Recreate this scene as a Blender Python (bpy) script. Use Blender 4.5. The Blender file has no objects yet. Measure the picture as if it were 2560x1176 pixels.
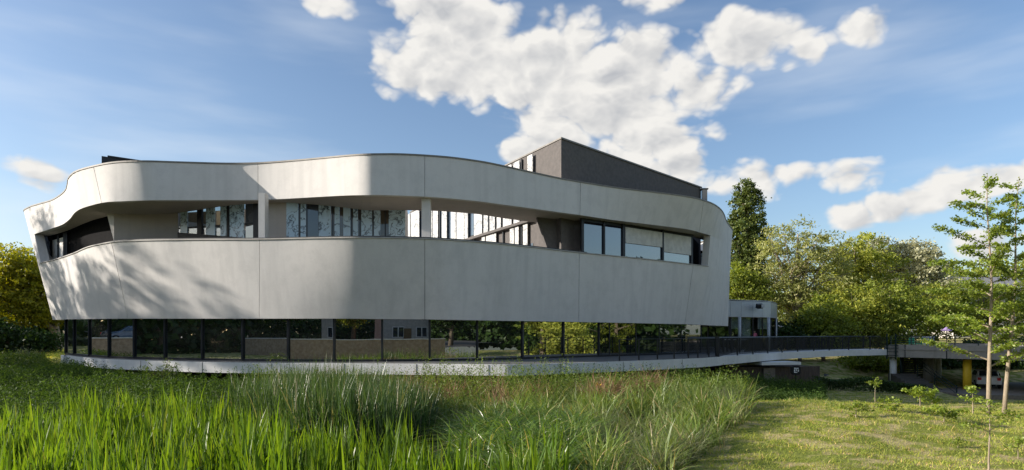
import bpy, bmesh, math, random
import numpy as np
from mathutils import Vector, Matrix
random.seed(7); RNG = np.random.default_rng(11)
R = math.radians
scene = bpy.context.scene
COL = scene.collection
# ------------------------------------------------------------------ camera
F, CX, HY, CZ = 1525.0, 1280.0, 832.0, 3.0      # focal length in photo pixels, principal column, horizon row, eye height
cam_d = bpy.data.cameras.new('camera'); cam = bpy.data.objects.new('camera', cam_d); COL.objects.link(cam)
cam.location = (0, 0, CZ); cam.rotation_euler = (R(90), 0, 0)
cam_d.sensor_width = 36; cam_d.lens = F/2560*36; cam_d.shift_y = (HY-588)/2560
cam_d.clip_start = .05; cam_d.clip_end = 5000
scene.camera = cam
scene.cycles.max_bounces = 7; scene.cycles.diffuse_bounces = 3; scene.cycles.glossy_bounces = 3; scene.cycles.transmission_bounces = 3; scene.cycles.transparent_max_bounces = 6
scene.view_settings.view_transform = 'Standard'; scene.view_settings.look = 'None'
scene.view_settings.exposure = 0.85; scene.view_settings.gamma = 1
# ------------------------------------------------------------------ sun and sky
SUN_EL = R(20); SUN_H = Vector((-1, -0.09, 0)).normalized()
SUN = Vector((SUN_H.x*math.cos(SUN_EL), SUN_H.y*math.cos(SUN_EL), math.sin(SUN_EL)))
ld = bpy.data.lights.new('sun', 'SUN'); ld.energy = 4.3; ld.angle = R(.55); ld.color = (1, .905, .80)
lo = bpy.data.objects.new('sun', ld); COL.objects.link(lo); lo.rotation_euler = SUN.to_track_quat('Z', 'Y').to_euler()
world = bpy.data.worlds.new('World'); scene.world = world; world.use_nodes = True
SKY_STRENGTH = .10
CLOUDS = [  # photo x, photo y, half width, half height of the cloud masses in view
 (1120,140,190,110),(1120,40,165,80),(1430,85,80,52),(1350,170,190,100),(1580,185,150,90),(1500,290,240,85),
 (1750,235,115,60),(1600,370,190,62),(1340,380,100,60),(1690,440,110,65),(1880,88,160,60),(2120,66,95,39),(1985,130,60,42),
 (1620,-4,80,30),(1890,455,150,44),(2120,445,70,22),(2210,515,170,44),(2400,478,180,50),(2560,440,130,40),
 (2520,600,170,28),(90,432,75,30),(810,8,90,24),
 (-1200,420,500,110),(-2600,250,600,160),(4200,350,600,150)]
def build_world():
    nt = world.node_tree; N = nt.nodes; L = nt.links; N.clear()
    g = bpy.data.node_groups.new('cloud_density', 'ShaderNodeTree')
    g.interface.new_socket('Vector', in_out='INPUT', socket_type='NodeSocketVector')
    g.interface.new_socket('Density', in_out='OUTPUT', socket_type='NodeSocketFloat'); g.interface.new_socket('Offset', in_out='OUTPUT', socket_type='NodeSocketFloat')
    n, l = g.nodes, g.links
    gi = n.new('NodeGroupInput'); go = n.new('NodeGroupOutput')
    def math_(op, a, b=None, c=None):
        m = n.new('ShaderNodeMath'); m.operation = op
        for i, v in enumerate((a, b, c)):
            if v is None: continue
            if isinstance(v, (int, float)): m.inputs[i].default_value = v
            else: l.new(v, m.inputs[i])
        return m.outputs[0]
    def vm(op, a, b=None):
        m = n.new('ShaderNodeVectorMath'); m.operation = op
        for i, v in enumerate((a, b)):
            if v is None: continue
            if isinstance(v, tuple): m.inputs[i].default_value = v
            else: l.new(v, m.inputs[i])
        return m.outputs[1] if op == 'DOT_PRODUCT' else m.outputs[0]
    nrm = vm('NORMALIZE', gi.outputs[0])
    sp = n.new('ShaderNodeSeparateXYZ'); l.new(nrm, sp.inputs[0])
    az = math_('ARCTAN2', sp.outputs[0], sp.outputs[1]); el = math_('ARCSINE', sp.outputs[2])
    cb = n.new('ShaderNodeCombineXYZ'); l.new(az, cb.inputs[0]); l.new(el, cb.inputs[1])
    st = vm('MULTIPLY', nrm, (1, 1, 1.5))
    def noise(scale, detail, rough, col=False, off=0):
        v = vm('ADD', st, (off, off*.7, off*.3)) if off else st
        q = n.new('ShaderNodeTexNoise'); q.inputs['Scale'].default_value = scale
        q.inputs['Detail'].default_value = detail; q.inputs['Roughness'].default_value = rough; l.new(v, q.inputs['Vector'])
        return q.outputs[1] if col else q.outputs[0]
    w = vm('MULTIPLY', vm('SUBTRACT', noise(6, 2, .6, True), (.5, .5, .5)), (.11, .08, 0))
    pos = vm('ADD', cb.outputs[0], w)
    best = None
    for (px, py, rx, ry) in CLOUDS:
        dx = (px-CX)/F; dz = (HY-py)/F
        a0 = math.atan(dx); e0 = math.atan(dz/math.hypot(1, dx))
        ra = rx/F/(1+dx*dx); re = ry/F/math.hypot(1, dx)
        if px < -600: a0 = -1.9 if px > -2000 else 3.0; e0 = .3; ra = .5; re = .13
        if px > 3500: a0 = 2.0; e0 = .35; ra = .45; re = .14
        q = vm('MULTIPLY', vm('SUBTRACT', pos, (a0, e0, 0)), (1/ra, 1/re, 0))
        pk = 1.0 if ry > 62 else .75 if ry > 40 else (.62 if ry > 24 else .22)      # small clouds are thin and ragged
        d = math_('MULTIPLY', math_('SUBTRACT', 1.0, vm('DOT_PRODUCT', q, q)), pk)
        best = d if best is None else math_('MAXIMUM', best, d)
    best = math_('MAXIMUM', best, -1.5)
    def puff(off):
        v = vm('ADD', st, off) if off else st
        q = n.new('ShaderNodeTexNoise'); q.inputs['Scale'].default_value = 7; q.inputs['Detail'].default_value = 4; q.inputs['Roughness'].default_value = .58; l.new(v, q.inputs['Vector'])
        wv = vm('ADD', v, vm('MULTIPLY', q.outputs[1], (.06, .06, .06))); acc = math_('MULTIPLY', math_('SUBTRACT', q.outputs[0], .5), 2.6)
        for sc_, amp in ((14, 2.6), (32, 1.0), (75, .4)):
            o = n.new('ShaderNodeTexNoise'); o.inputs['Scale'].default_value = sc_; o.inputs['Detail'].default_value = 0; l.new(wv, o.inputs['Vector'])
            acc = math_('ADD', acc, math_('MULTIPLY', math_('SUBTRACT', math_('ABSOLUTE', math_('SUBTRACT', o.outputs[0], .5)), .1), amp))
        return acc
    n0 = puff(None); n1 = puff((-.012, 0, .022))
    out = math_('ADD', math_('MULTIPLY', best, 1.05), n0)
    l.new(out, go.inputs[0]); l.new(math_('SUBTRACT', n0, n1), go.inputs[1])
    # ---- world tree
    tc = N.new('ShaderNodeTexCoord')
    sky = N.new('ShaderNodeTexSky'); sky.sky_type = 'NISHITA'; sky.sun_disc = False
    sky.sun_elevation = SUN_EL; sky.sun_rotation = math.atan2(SUN.x, SUN.y)
    sky.air_density = 1.0; sky.dust_density = 1.5; sky.ozone_density = 1.5
    world.cycles.sampling_method = 'MANUAL'; world.cycles.sample_map_resolution = 512
    def wm(op, a, b):
        m = N.new('ShaderNodeMath'); m.operation = op
        for i, v in enumerate((a, b)):
            if isinstance(v, (int, float)): m.inputs[i].default_value = v
            else: L.new(v, m.inputs[i])
        return m.outputs[0]
    def grp(vec):
        q = N.new('ShaderNodeGroup'); q.node_tree = g; L.new(vec, q.inputs[0]); return q.outputs
    def offs(v):
        m = N.new('ShaderNodeVectorMath'); m.operation = 'ADD'; L.new(tc.outputs['Generated'], m.inputs[0]); m.inputs[1].default_value = v; return m.outputs[0]
    d0, dn = grp(tc.outputs['Generated'])
    def ramp(v, lo_, hi_, smooth=True):
        m = N.new('ShaderNodeMapRange'); m.interpolation_type = 'SMOOTHSTEP' if smooth else 'LINEAR'
        L.new(v, m.inputs[0]); m.inputs[1].default_value = lo_; m.inputs[2].default_value = hi_; return m.outputs[0]
    alpha = ramp(d0, -.12, .62)
    lit = ramp(dn, -.7, .7, False)
    thick = ramp(d0, .4, 1.8)
    lit2 = wm('SUBTRACT', wm('ADD', lit, .34), wm('MULTIPLY', thick, .30))
    cr = N.new('ShaderNodeMix'); cr.data_type = 'RGBA'; L.new(lit2, cr.inputs[0])
    cr.inputs[6].default_value = (.25, .262, .285, 1); cr.inputs[7].default_value = (.50, .49, .47, 1)
    sm = N.new('ShaderNodeMix'); sm.data_type = 'RGBA'; sm.blend_type = 'MULTIPLY'; sm.inputs[0].default_value = 1
    L.new(sky.outputs[0], sm.inputs[6]); sm.inputs[7].default_value = (SKY_STRENGTH*.92, SKY_STRENGTH*.97, SKY_STRENGTH*1.04, 1)
    # thin high cirrus veil
    mp = N.new('ShaderNodeMapping'); mp.inputs['Scale'].default_value = (1.2, 1.2, 6); mp.inputs['Rotation'].default_value = (.2, .5, 0)
    L.new(tc.outputs['Generated'], mp.inputs[0])
    cn = N.new('ShaderNodeTexNoise'); cn.inputs['Scale'].default_value = 2.2; cn.inputs['Detail'].default_value = 4; L.new(mp.outputs[0], cn.inputs['Vector'])
    ci = wm('MULTIPLY', ramp(cn.outputs[0], .45, .85), .40)
    m1 = N.new('ShaderNodeMix'); m1.data_type = 'RGBA'; L.new(ci, m1.inputs[0]); L.new(sm.outputs[2], m1.inputs[6]); m1.inputs[7].default_value = (.50, .53, .56, 1)
    m2 = N.new('ShaderNodeMix'); m2.data_type = 'RGBA'; L.new(alpha, m2.inputs[0]); L.new(m1.outputs[2], m2.inputs[6]); L.new(cr.outputs[2], m2.inputs[7])
    bg = N.new('ShaderNodeBackground'); bg.inputs[1].default_value = 1.0; L.new(m2.outputs[2], bg.inputs[0])
    ow = N.new('ShaderNodeOutputWorld'); L.new(bg.outputs[0], ow.inputs[0])
build_world()
# ------------------------------------------------------------------ helpers
def P(px, py, D): return Vector(((px-CX)/F*D, D, CZ+(HY-py)/F*D))
def XY(px, D): return ((px-CX)/F*D, D)
def Zat(py, D): return CZ+(HY-py)/F*D
class MB:
    def __init__(s): s.v = []; s.f = []
    def add(s, vs, fs):
        o = len(s.v); s.v += [tuple(v) for v in vs]; s.f += [tuple(i+o for i in f) for f in fs]; return s
    def box(s, c, size, rz=0, M=None):
        hx, hy, hz = size[0]/2, size[1]/2, size[2]/2
        vs = [Vector((x, y, z)) for z in (-hz, hz) for y in (-hy, hy) for x in (-hx, hx)]
        M = M if M is not None else Matrix.Rotation(rz, 3, 'Z')
        return s.add([M @ v + Vector(c) for v in vs], [(0,2,3,1),(4,5,7,6),(0,1,5,4),(2,6,7,3),(0,4,6,2),(1,3,7,5)])
    def wallbox(s, a, b, z0, z1, th, off=0.0):
        """upright slab from plan point a to b; th goes away from the viewer side (left normal of a->b)"""
        a = Vector((a[0], a[1])); b = Vector((b[0], b[1])); d = (b-a).normalized(); nrm = Vector((-d.y, d.x))
        p = [a+nrm*off, b+nrm*off, b+nrm*(off+th), a+nrm*(off+th)]
        return s.prism(p, z0, z1)
    def prism(s, poly, z0, z1):
        n = len(poly); z0 = z0 if isinstance(z0, (list, tuple)) else [z0]*n; z1 = z1 if isinstance(z1, (list, tuple)) else [z1]*n
        vs = [(p[0], p[1], z0[i]) for i, p in enumerate(poly)]+[(p[0], p[1], z1[i]) for i, p in enumerate(poly)]
        fs = [tuple(range(n-1, -1, -1)), tuple(range(n, 2*n))]+[(i, (i+1) % n, n+(i+1) % n, n+i) for i in range(n)]
        return s.add(vs, fs)
    def tube(s, pts, rad, n=6, cap=True):
        pts = [Vector(p) for p in pts]; rad = rad if isinstance(rad, (list, tuple)) else [rad]*len(pts)
        o = len(s.v); up = Vector((.31, .17, .93))
        for i, p in enumerate(pts):
            d = (pts[min(i+1, len(pts)-1)]-pts[max(i-1, 0)]).normalized()
            a = d.cross(up); 
            if a.length < .05: a = d.cross(Vector((1, 0, 0)))
            a.normalize(); b = d.cross(a)
            for k in range(n):
                t = 2*math.pi*k/n; s.v.append(tuple(p+(a*math.cos(t)+b*math.sin(t))*rad[i]))
        for i in range(len(pts)-1):
            for k in range(n):
                k2 = (k+1) % n; s.f.append((o+i*n+k, o+i*n+k2, o+(i+1)*n+k2, o+(i+1)*n+k))
        if cap:
            s.f.append(tuple(o+k for k in range(n-1, -1, -1))); s.f.append(tuple(o+(len(pts)-1)*n+k for k in range(n)))
        return s
    def build(s, name, mat, parent=None, smooth=False, **kw):
        me = bpy.data.meshes.new(name); me.from_pydata(s.v, [], s.f); me.update()
        if smooth: me.polygons.foreach_set('use_smooth', [True]*len(me.polygons))
        return link(name, me, mat, parent, **kw)
def link(name, me, mat, parent=None, label=None, cat=None, group=None, kind=None):
    o = bpy.data.objects.new(name, me); COL.objects.link(o)
    if me is not None and mat is not None and len(me.materials) == 0: me.materials.append(mat)
    if parent is not None:
        o.parent = parent
        w = Vector((0, 0, 0)); q = parent
        while q is not None: w += q.location; q = q.parent
        o.location = -w
    return tag(o, label, cat, group, kind)
def tag(o, label=None, cat=None, group=None, kind=None):
    if label: o['label'] = label
    if cat: o['category'] = cat
    if group: o['group'] = group
    if kind: o['kind'] = kind
    return o
def thing(name, loc, label, cat, group=None):
    o = bpy.data.objects.new(name, None); COL.objects.link(o); o.location = loc; o.empty_display_size = .3
    return tag(o, label, cat, group)
def np_mesh(name, V, Q=None, T=None):
    me = bpy.data.meshes.new(name); me.vertices.add(len(V)); me.vertices.foreach_set('co', np.ascontiguousarray(V, dtype=np.float32).ravel())
    nq = 0 if Q is None else len(Q); nt_ = 0 if T is None else len(T)
    loops = np.concatenate([a.ravel() for a in (Q, T) if a is not None and len(a)]).astype(np.int32)
    me.loops.add(len(loops)); me.loops.foreach_set('vertex_index', loops)
    me.polygons.add(nq+nt_)
    starts = np.concatenate([np.arange(nq)*4, nq*4+np.arange(nt_)*3]).astype(np.int32)
    me.polygons.foreach_set('loop_start', starts)
    me.update(calc_edges=True); me.validate()
    return me
# ------------------------------------------------------------------ materials
def nodes(name):
    m = bpy.data.materials.new(name); m.use_nodes = True; nt = m.node_tree
    b = nt.nodes['Principled BSDF']; return m, nt, b
def lerp_mat(name, c1, c2, scale=4, rough=.8, detail=6, bump=0, bscale=40, stretch=(1, 1, 1), lo=.35, hi=.65, metal=0, spec=.3, c3=None):
    m, nt, b = nodes(name); N, L = nt.nodes, nt.links
    tc = N.new('ShaderNodeTexCoord'); mp = N.new('ShaderNodeMapping'); mp.inputs['Scale'].default_value = stretch
    L.new(tc.outputs['Object'], mp.inputs[0])
    n = N.new('ShaderNodeTexNoise'); n.inputs['Scale'].default_value = scale; n.inputs['Detail'].default_value = detail; L.new(mp.outputs[0], n.inputs['Vector'])
    r = N.new('ShaderNodeValToRGB'); r.color_ramp.elements[0].position = lo; r.color_ramp.elements[1].position = hi
    r.color_ramp.elements[0].color = (*c1, 1); r.color_ramp.elements[1].color = (*c2, 1); L.new(n.outputs[0], r.inputs[0])
    if c3: e = r.color_ramp.elements.new((lo+hi)/2); e.color = (*c3, 1)
    L.new(r.outputs[0], b.inputs['Base Color']); b.inputs['Roughness'].default_value = rough; b.inputs['Metallic'].default_value = metal
    b.inputs['Specular IOR Level'].default_value = spec
    if bump:
        n2 = N.new('ShaderNodeTexNoise'); n2.inputs['Scale'].default_value = bscale; n2.inputs['Detail'].default_value = 5; L.new(tc.outputs['Object'], n2.inputs['Vector'])
        bm = N.new('ShaderNodeBump'); bm.inputs['Strength'].default_value = bump; bm.inputs['Distance'].default_value = .02
        L.new(n2.outputs[0], bm.inputs['Height']); L.new(bm.outputs[0], b.inputs['Normal'])
    return m
def concrete(name, base, warm, stain):
    m, nt, b = nodes(name); N, L = nt.nodes, nt.links
    tc = N.new('ShaderNodeTexCoord')
    def noise(scale, det, st=(1, 1, 1), rough=.55):
        mp = N.new('ShaderNodeMapping'); mp.inputs['Scale'].default_value = st; L.new(tc.outputs['Object'], mp.inputs[0])
        n = N.new('ShaderNodeTexNoise'); n.inputs['Scale'].default_value = scale; n.inputs['Detail'].default_value = det; n.inputs['Roughness'].default_value = rough
        L.new(mp.outputs[0], n.inputs['Vector']); return n.outputs[0]
    def mix(a, bb, f, blend='MIX'):
        q = N.new('ShaderNodeMix'); q.data_type = 'RGBA'; q.blend_type = blend
        if isinstance(f, float): q.inputs[0].default_value = f
        else: L.new(f, q.inputs[0])
        for i, v in ((6, a), (7, bb)):
            if isinstance(v, tuple): q.inputs[i].default_value = (*v, 1)
            else: L.new(v, q.inputs[i])
        return q.outputs[2]
    def rng(v, a, c, hi=1.0):
        q = N.new('ShaderNodeMapRange'); L.new(v, q.inputs[0]); q.inputs[1].default_value = a; q.inputs[2].default_value = c; q.inputs[4].default_value = hi; return q.outputs[0]
    c = mix(base, warm, rng(noise(.35, 5), .35, .65))
    c = mix(c, stain, rng(noise(1.3, 6, (1.6, 1.6, .08)), .48, .72, .55))       # rain streaks down the panels
    c = mix(c, stain, rng(noise(1.4, 8, rough=.72), .46, .70, .55))                # cloudy formwork patches
    c = mix(c, tuple(min(1, x*1.22) for x in base), rng(noise(14, 4), .58, .75, .3))
    c = mix(c, tuple(x*.55 for x in base), rng(noise(70, 3), .66, .74, .5))     # pin holes
    L.new(c, b.inputs['Base Color']); b.inputs['Roughness'].default_value = .82; b.inputs['Specular IOR Level'].default_value = .25
    bm = N.new('ShaderNodeBump'); bm.inputs['Strength'].default_value = .12; bm.inputs['Distance'].default_value = .02
    L.new(noise(22, 5), bm.inputs['Height']); L.new(bm.outputs[0], b.inputs['Normal'])
    return m
def plain(name, c, rough=.6, metal=0, spec=.4): return lerp_mat(name, tuple(x*.88 for x in c), tuple(min(1, x*1.1) for x in c), 3, rough, metal=metal, spec=spec)
def glass_mat(name, tint, refl, rough=0.0):
    m, nt, b = nodes(name); N, L = nt.nodes, nt.links
    b.inputs['Base Color'].default_value = (*tint, 1); b.inputs['Roughness'].default_value = .3; b.inputs['Specular IOR Level'].default_value = .2
    g = N.new('ShaderNodeBsdfGlossy'); g.inputs['Roughness'].default_value = rough; g.inputs['Color'].default_value = (.93, .97, .97, 1)
    tc = N.new('ShaderNodeTexCoord'); n = N.new('ShaderNodeTexNoise'); n.inputs['Scale'].default_value = .55; n.inputs['Detail'].default_value = 1; L.new(tc.outputs['Object'], n.inputs['Vector'])
    bm = N.new('ShaderNodeBump'); bm.inputs['Strength'].default_value = .03; bm.inputs['Distance'].default_value = .05; L.new(n.outputs[0], bm.inputs['Height']); L.new(bm.outputs[0], g.inputs['Normal'])
    lw = N.new('ShaderNodeLayerWeight'); lw.inputs[0].default_value = .35
    mr = N.new('ShaderNodeMapRange'); L.new(lw.outputs['Facing'], mr.inputs[0]); mr.inputs[3].default_value = refl; mr.inputs[4].default_value = min(1, refl+.45)
    mx = N.new('ShaderNodeMixShader'); L.new(mr.outputs[0], mx.inputs[0]); L.new(b.outputs[0], mx.inputs[1]); L.new(g.outputs[0], mx.inputs[2])
    L.new(mx.outputs[0], nt.nodes['Material Output'].inputs[0]); return m
def clear_glass(name, refl=.15, tint=(.75, .8, .8)):
    m, nt, b = nodes(name); N, L = nt.nodes, nt.links
    t = N.new('ShaderNodeBsdfTransparent'); t.inputs[0].default_value = (*tint, 1)
    g = N.new('ShaderNodeBsdfGlossy'); g.inputs['Roughness'].default_value = 0
    mx = N.new('ShaderNodeMixShader'); mx.inputs[0].default_value = refl; L.new(t.outputs[0], mx.inputs[1]); L.new(g.outputs[0], mx.inputs[2])
    L.new(mx.outputs[0], nt.nodes['Material Output'].inputs[0]); return m
def frit_mat(name, light, dark, amt=.5):
    m, nt, b = nodes(name); N, L = nt.nodes, nt.links
    tc = N.new('ShaderNodeTexCoord')
    n1 = N.new('ShaderNodeTexNoise'); n1.inputs['Scale'].default_value = 2.2; n1.inputs['Detail'].default_value = 2; L.new(tc.outputs['Object'], n1.inputs['Vector'])
    ad = N.new('ShaderNodeVectorMath'); ad.operation = 'ADD'; L.new(tc.outputs['Object'], ad.inputs[0]); L.new(n1.outputs[1], ad.inputs[1])
    n2 = N.new('ShaderNodeTexNoise'); n2.inputs['Scale'].default_value = 1.35; n2.inputs['Detail'].default_value = 3; n2.inputs['Distortion'].default_value = 1.1; L.new(ad.outputs[0], n2.inputs['Vector'])
    r = N.new('ShaderNodeValToRGB'); cr = r.color_ramp   # thin twig-like dark strokes where the noise crosses its mean
    cr.elements[0].position = .43; cr.elements[0].color = (*light, 1); cr.elements[1].position = .57; cr.elements[1].color = (*light, 1)
    e = cr.elements.new(.47); e.color = (*[l*.8+d*.2 for l, d in zip(light, dark)], 1)
    e = cr.elements.new(.5); e.color = (*[l*(1-amt)+d*amt for l, d in zip(light, dark)], 1)
    e = cr.elements.new(.53); e.color = (*[l*.85+d*.15 for l, d in zip(light, dark)], 1)
    L.new(n2.outputs[0], r.inputs[0]); L.new(r.outputs[0], b.inputs['Base Color']); b.inputs['Roughness'].default_value = .22; b.inputs['Specular IOR Level'].default_value = .45
    return m
def leaf_mat(name, c1, c2, c3=None, trans=.4, rough=.5, spec=.35, tcol=None):
    m, nt, b = nodes(name); N, L = nt.nodes, nt.links
    g = N.new('ShaderNodeNewGeometry'); r = N.new('ShaderNodeValToRGB'); cr = r.color_ramp
    cr.elements[0].color = (*c1, 1); cr.elements[1].color = (*c2, 1); cr.elements[0].position = .05; cr.elements[1].position = .9
    if c3: e = cr.elements.new(.975); e.color = (*c3, 1)
    L.new(g.outputs['Random Per Island'], r.inputs[0])
    tc = N.new('ShaderNodeTexCoord'); n = N.new('ShaderNodeTexNoise'); n.inputs['Scale'].default_value = .45; n.inputs['Detail'].default_value = 3; L.new(tc.outputs['Object'], n.inputs['Vector'])
    mr = N.new('ShaderNodeMapRange'); L.new(n.outputs[0], mr.inputs[0]); mr.inputs[1].default_value = .3; mr.inputs[2].default_value = .7; mr.inputs[3].default_value = .72; mr.inputs[4].default_value = 1.28
    mu = N.new('ShaderNodeVectorMath'); mu.operation = 'SCALE'; L.new(r.outputs[0], mu.inputs[0]); L.new(mr.outputs[0], mu.inputs['Scale'])
    L.new(mu.outputs[0], b.inputs['Base Color']); b.inputs['Roughness'].default_value = rough; b.inputs['Specular IOR Level'].default_value = spec
    t = N.new('ShaderNodeBsdfTranslucent')
    tm = N.new('ShaderNodeMix'); tm.data_type = 'RGBA'; tm.blend_type = 'MULTIPLY'; tm.inputs[0].default_value = 1; L.new(mu.outputs[0], tm.inputs[6]); tm.inputs[7].default_value = (*(tcol or (1.5, 1.45, .6)), 1)
    L.new(tm.outputs[2], t.inputs[0])
    mx = N.new('ShaderNodeMixShader'); mx.inputs[0].default_value = trans; L.new(b.outputs[0], mx.inputs[1]); L.new(t.outputs[0], mx.inputs[2])
    L.new(mx.outputs[0], nt.nodes['Material Output'].inputs[0]); return m
M = {}
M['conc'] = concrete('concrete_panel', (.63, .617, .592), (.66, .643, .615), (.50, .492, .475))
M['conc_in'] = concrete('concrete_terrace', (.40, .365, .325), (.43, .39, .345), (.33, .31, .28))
M['slab'] = concrete('slab_concrete', (.70, .71, .70), (.72, .72, .71), (.56, .57, .56))
M['coping'] = plain('coping_metal', (.20, .19, .175), .6, .1)
M['sillcap'] = plain('sill_cap', (.36, .345, .32), .7)
M['dark'] = plain('dark_metal', (.022, .025, .03), .45, .3)
M['black'] = lerp_mat('recess_shade_black', (.010, .010, .011), (.013, .013, .014), 3, .95, spec=.05)  # near-black colour stands in for the unlit depth of the recesses
M['joint'] = plain('joint_black', (.05, .05, .05), .9)
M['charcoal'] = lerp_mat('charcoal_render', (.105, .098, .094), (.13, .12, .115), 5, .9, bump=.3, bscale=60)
M['glass'] = glass_mat('dark_mirror_glass', (.006, .008, .008), .47)
M['glass_up'] = glass_mat('window_glass', (.012, .024, .045), .10)
M['clear'] = clear_glass('clear_glass', .16)
M['brownglass'] = glass_mat('bronze_reflecting_glass', (.05, .034, .016), .08)
M['frit'] = frit_mat('fritted_glass', (.48, .63, .72), (.02, .035, .06), 1.0)
M['frit_white'] = frit_mat('white_fritted_glass', (.56, .555, .535), (.08, .09, .10), .9)
M['frit_dark'] = frit_mat('dark_fritted_glass', (.10, .125, .13), (.02, .03, .03), .7)
M['blind'] = plain('blind_fabric', (.55, .55, .52), .8)
M['white'] = plain('white_paint', (.78, .77, .74), .5)
M['brown'] = plain('brown_interior', (.20, .13, .06), .7)
M['floor'] = lerp_mat('terrace_floor', (.33, .29, .25), (.40, .36, .31), 6, .8)
M['deckfloor'] = lerp_mat('walkway_floor', (.10, .10, .10), (.14, .14, .135), 6, .7)
M['metalpanel'] = lerp_mat('silver_cladding', (.40, .43, .47), (.45, .48, .52), 1.5, .4, metal=.35)
M['metalcol'] = plain('grey_column_paint', (.42, .46, .50), .5)
M['oldconc'] = concrete('old_deck_concrete', (.29, .27, .235), (.33, .305, .265), (.18, .17, .15))
M['shadeconc'] = concrete('shaded_stair_concrete', (.10, .095, .085), (.12, .11, .10), (.06, .06, .055))  # darker copy of the old concrete, with the stair's shade put into the colour
M['yellow'] = lerp_mat('yellow_paint', (.62, .40, .015), (.70, .46, .03), 4, .5)
M['greenmetal'] = plain('dark_green_metal', (.012, .03, .03), .45, .3)
M['wood'] = lerp_mat('brown_boards', (.07, .052, .045), (.11, .085, .07), 3, .85, stretch=(6, 6, .6))
M['bark'] = lerp_mat('bark', (.13, .10, .07), (.22, .18, .13), 9, .9, stretch=(2, 2, .4), bump=.6, bscale=30)
M['palebark'] = lerp_mat('pale_bark', (.26, .21, .15), (.36, .30, .22), 9, .9, stretch=(2, 2, .5), bump=.4, bscale=30)
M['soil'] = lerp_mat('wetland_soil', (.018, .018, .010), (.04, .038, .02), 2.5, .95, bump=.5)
M['pave'] = lerp_mat('paving', (.17, .145, .12), (.22, .19, .155), 8, .9, bump=.2)
M['asphalt'] = lerp_mat('asphalt', (.045, .045, .047), (.06, .06, .06), 25, .9, bump=.3, bscale=120)
M['stonewall'] = lerp_mat('stone_wall', (.34, .25, .17), (.48, .37, .27), 3.5, .9, bump=.5, bscale=8)
M['pinkwall'] = lerp_mat('pink_render', (.45, .27, .20), (.52, .32, .25), 3, .9)
M['roof'] = lerp_mat('roof_tiles', (.20, .09, .06), (.28, .13, .09), 10, .9)
M['greyroof'] = lerp_mat('grey_roof', (.22, .22, .23), (.28, .28, .29), 6, .8)
M['plaster'] = plain('plaster', (.55, .52, .47), .9)
M['carwhite'] = plain('white_car_paint', (.75, .75, .74), .25, spec=.6)
M['carblue'] = plain('blue_car_paint', (.10, .16, .25), .25, spec=.6)
M['cardark'] = plain('dark_car_paint', (.05, .055, .06), .25, spec=.6)
M['tyre'] = plain('tyre_rubber', (.02, .02, .02), .9)
M['red'] = plain('red_lamp', (.5, .02, .02), .3)
M['greenplastic'] = plain('green_plastic', (.05, .30, .18), .5)
M['purple'] = plain('purple_fabric', (.28, .20, .38), .8)
M['pink'] = plain('pink_fabric', (.62, .16, .24), .8)
M['skin'] = plain('skin', (.45, .28, .20), .6)
M['hair'] = plain('hair', (.03, .02, .015), .6)
M['cream'] = plain('cream_fabric', (.5, .45, .4), .8)
# greens
M['iris'] = leaf_mat('iris_leaf', (0.08046, 0.1639, 0.01711), (0.1462, 0.2424, 0.02851), (0.1254, 0.1672, 0.0528), .45, .38, .5, (1.7, 1.5, .35))
M['reed'] = leaf_mat('cattail_leaf', (0.0375, 0.08125, 0.0275), (0.09375, 0.15, 0.04375), (0.325, 0.2875, 0.1875), .32, .35, .55, (1.4, 1.4, .5))
M['sedge'] = leaf_mat('sedge_leaf', (0.1218, 0.2039, 0.04079), (0.2656, 0.3366, 0.0918), (0.5974, 0.4487, 0.2448), .38, .40, .5, (1.45, 1.4, .5))
M['nodding'] = leaf_mat('nodding_reed_leaf', (0.07231, 0.1377, 0.0248), (0.1736, 0.2755, 0.04821), (0.4339, 0.3857, 0.1928), .40, .28, .7, (1.5, 1.45, .4))
M['palesedge'] = leaf_mat('pale_sedge', (0.1437, 0.1725, 0.07906), (0.2875, 0.2875, 0.1581), (0.4312, 0.3737, 0.23), .35, .4, .5, (1.3, 1.25, .6))
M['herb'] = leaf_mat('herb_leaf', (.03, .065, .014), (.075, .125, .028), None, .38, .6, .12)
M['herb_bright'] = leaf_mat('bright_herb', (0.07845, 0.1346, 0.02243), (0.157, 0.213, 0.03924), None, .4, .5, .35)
M['dry'] = leaf_mat('dry_stalks', (0.23, 0.1265, 0.07475), (0.3795, 0.23, 0.1495), None, .25, .6, .2, (1.1, 1, .8))
M['lawn'] = leaf_mat('lawn_blades', (0.2243, 0.298, 0.04293), (0.4487, 0.477, 0.09538), (0.8973, 0.5962, 0.2861), .4, .5, .3, (1.4, 1.35, .5))
M['hedge'] = leaf_mat('hedge_leaf', (.02, .045, .01), (.045, .085, .016), None, .3)
M['poplar'] = leaf_mat('poplar_leaf', (0.05692, 0.09488, 0.02415), (0.1423, 0.1725, 0.0414), None, .3, .45, .4)
M['willow'] = leaf_mat('willow_leaf', (0.2049, 0.233, 0.07452), (0.3726, 0.3818, 0.1398), (0.4844, 0.4471, 0.2236), .38)
M['acacia'] = leaf_mat('acacia_leaf', (0.1855, 0.2345, 0.04018), (0.3709, 0.3794, 0.06696), None, .4)
M['blossom'] = leaf_mat('blossom_leaf', (0.3471, 0.3542, 0.2015), (0.5716, 0.574, 0.376), (0.7758, 0.7815, 0.591), .35, tcol=(1.2, 1.1, .8))
M['green'] = leaf_mat('green_leaf', (0.1401, 0.1966, 0.03059), (0.2801, 0.3168, 0.04807), None, .4)
M['autumn'] = leaf_mat('golden_leaf', (0.1922, 0.2106, 0.01872), (0.3844, 0.3588, 0.0312), None, .45, tcol=(1.5, 1.45, .3))
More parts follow.
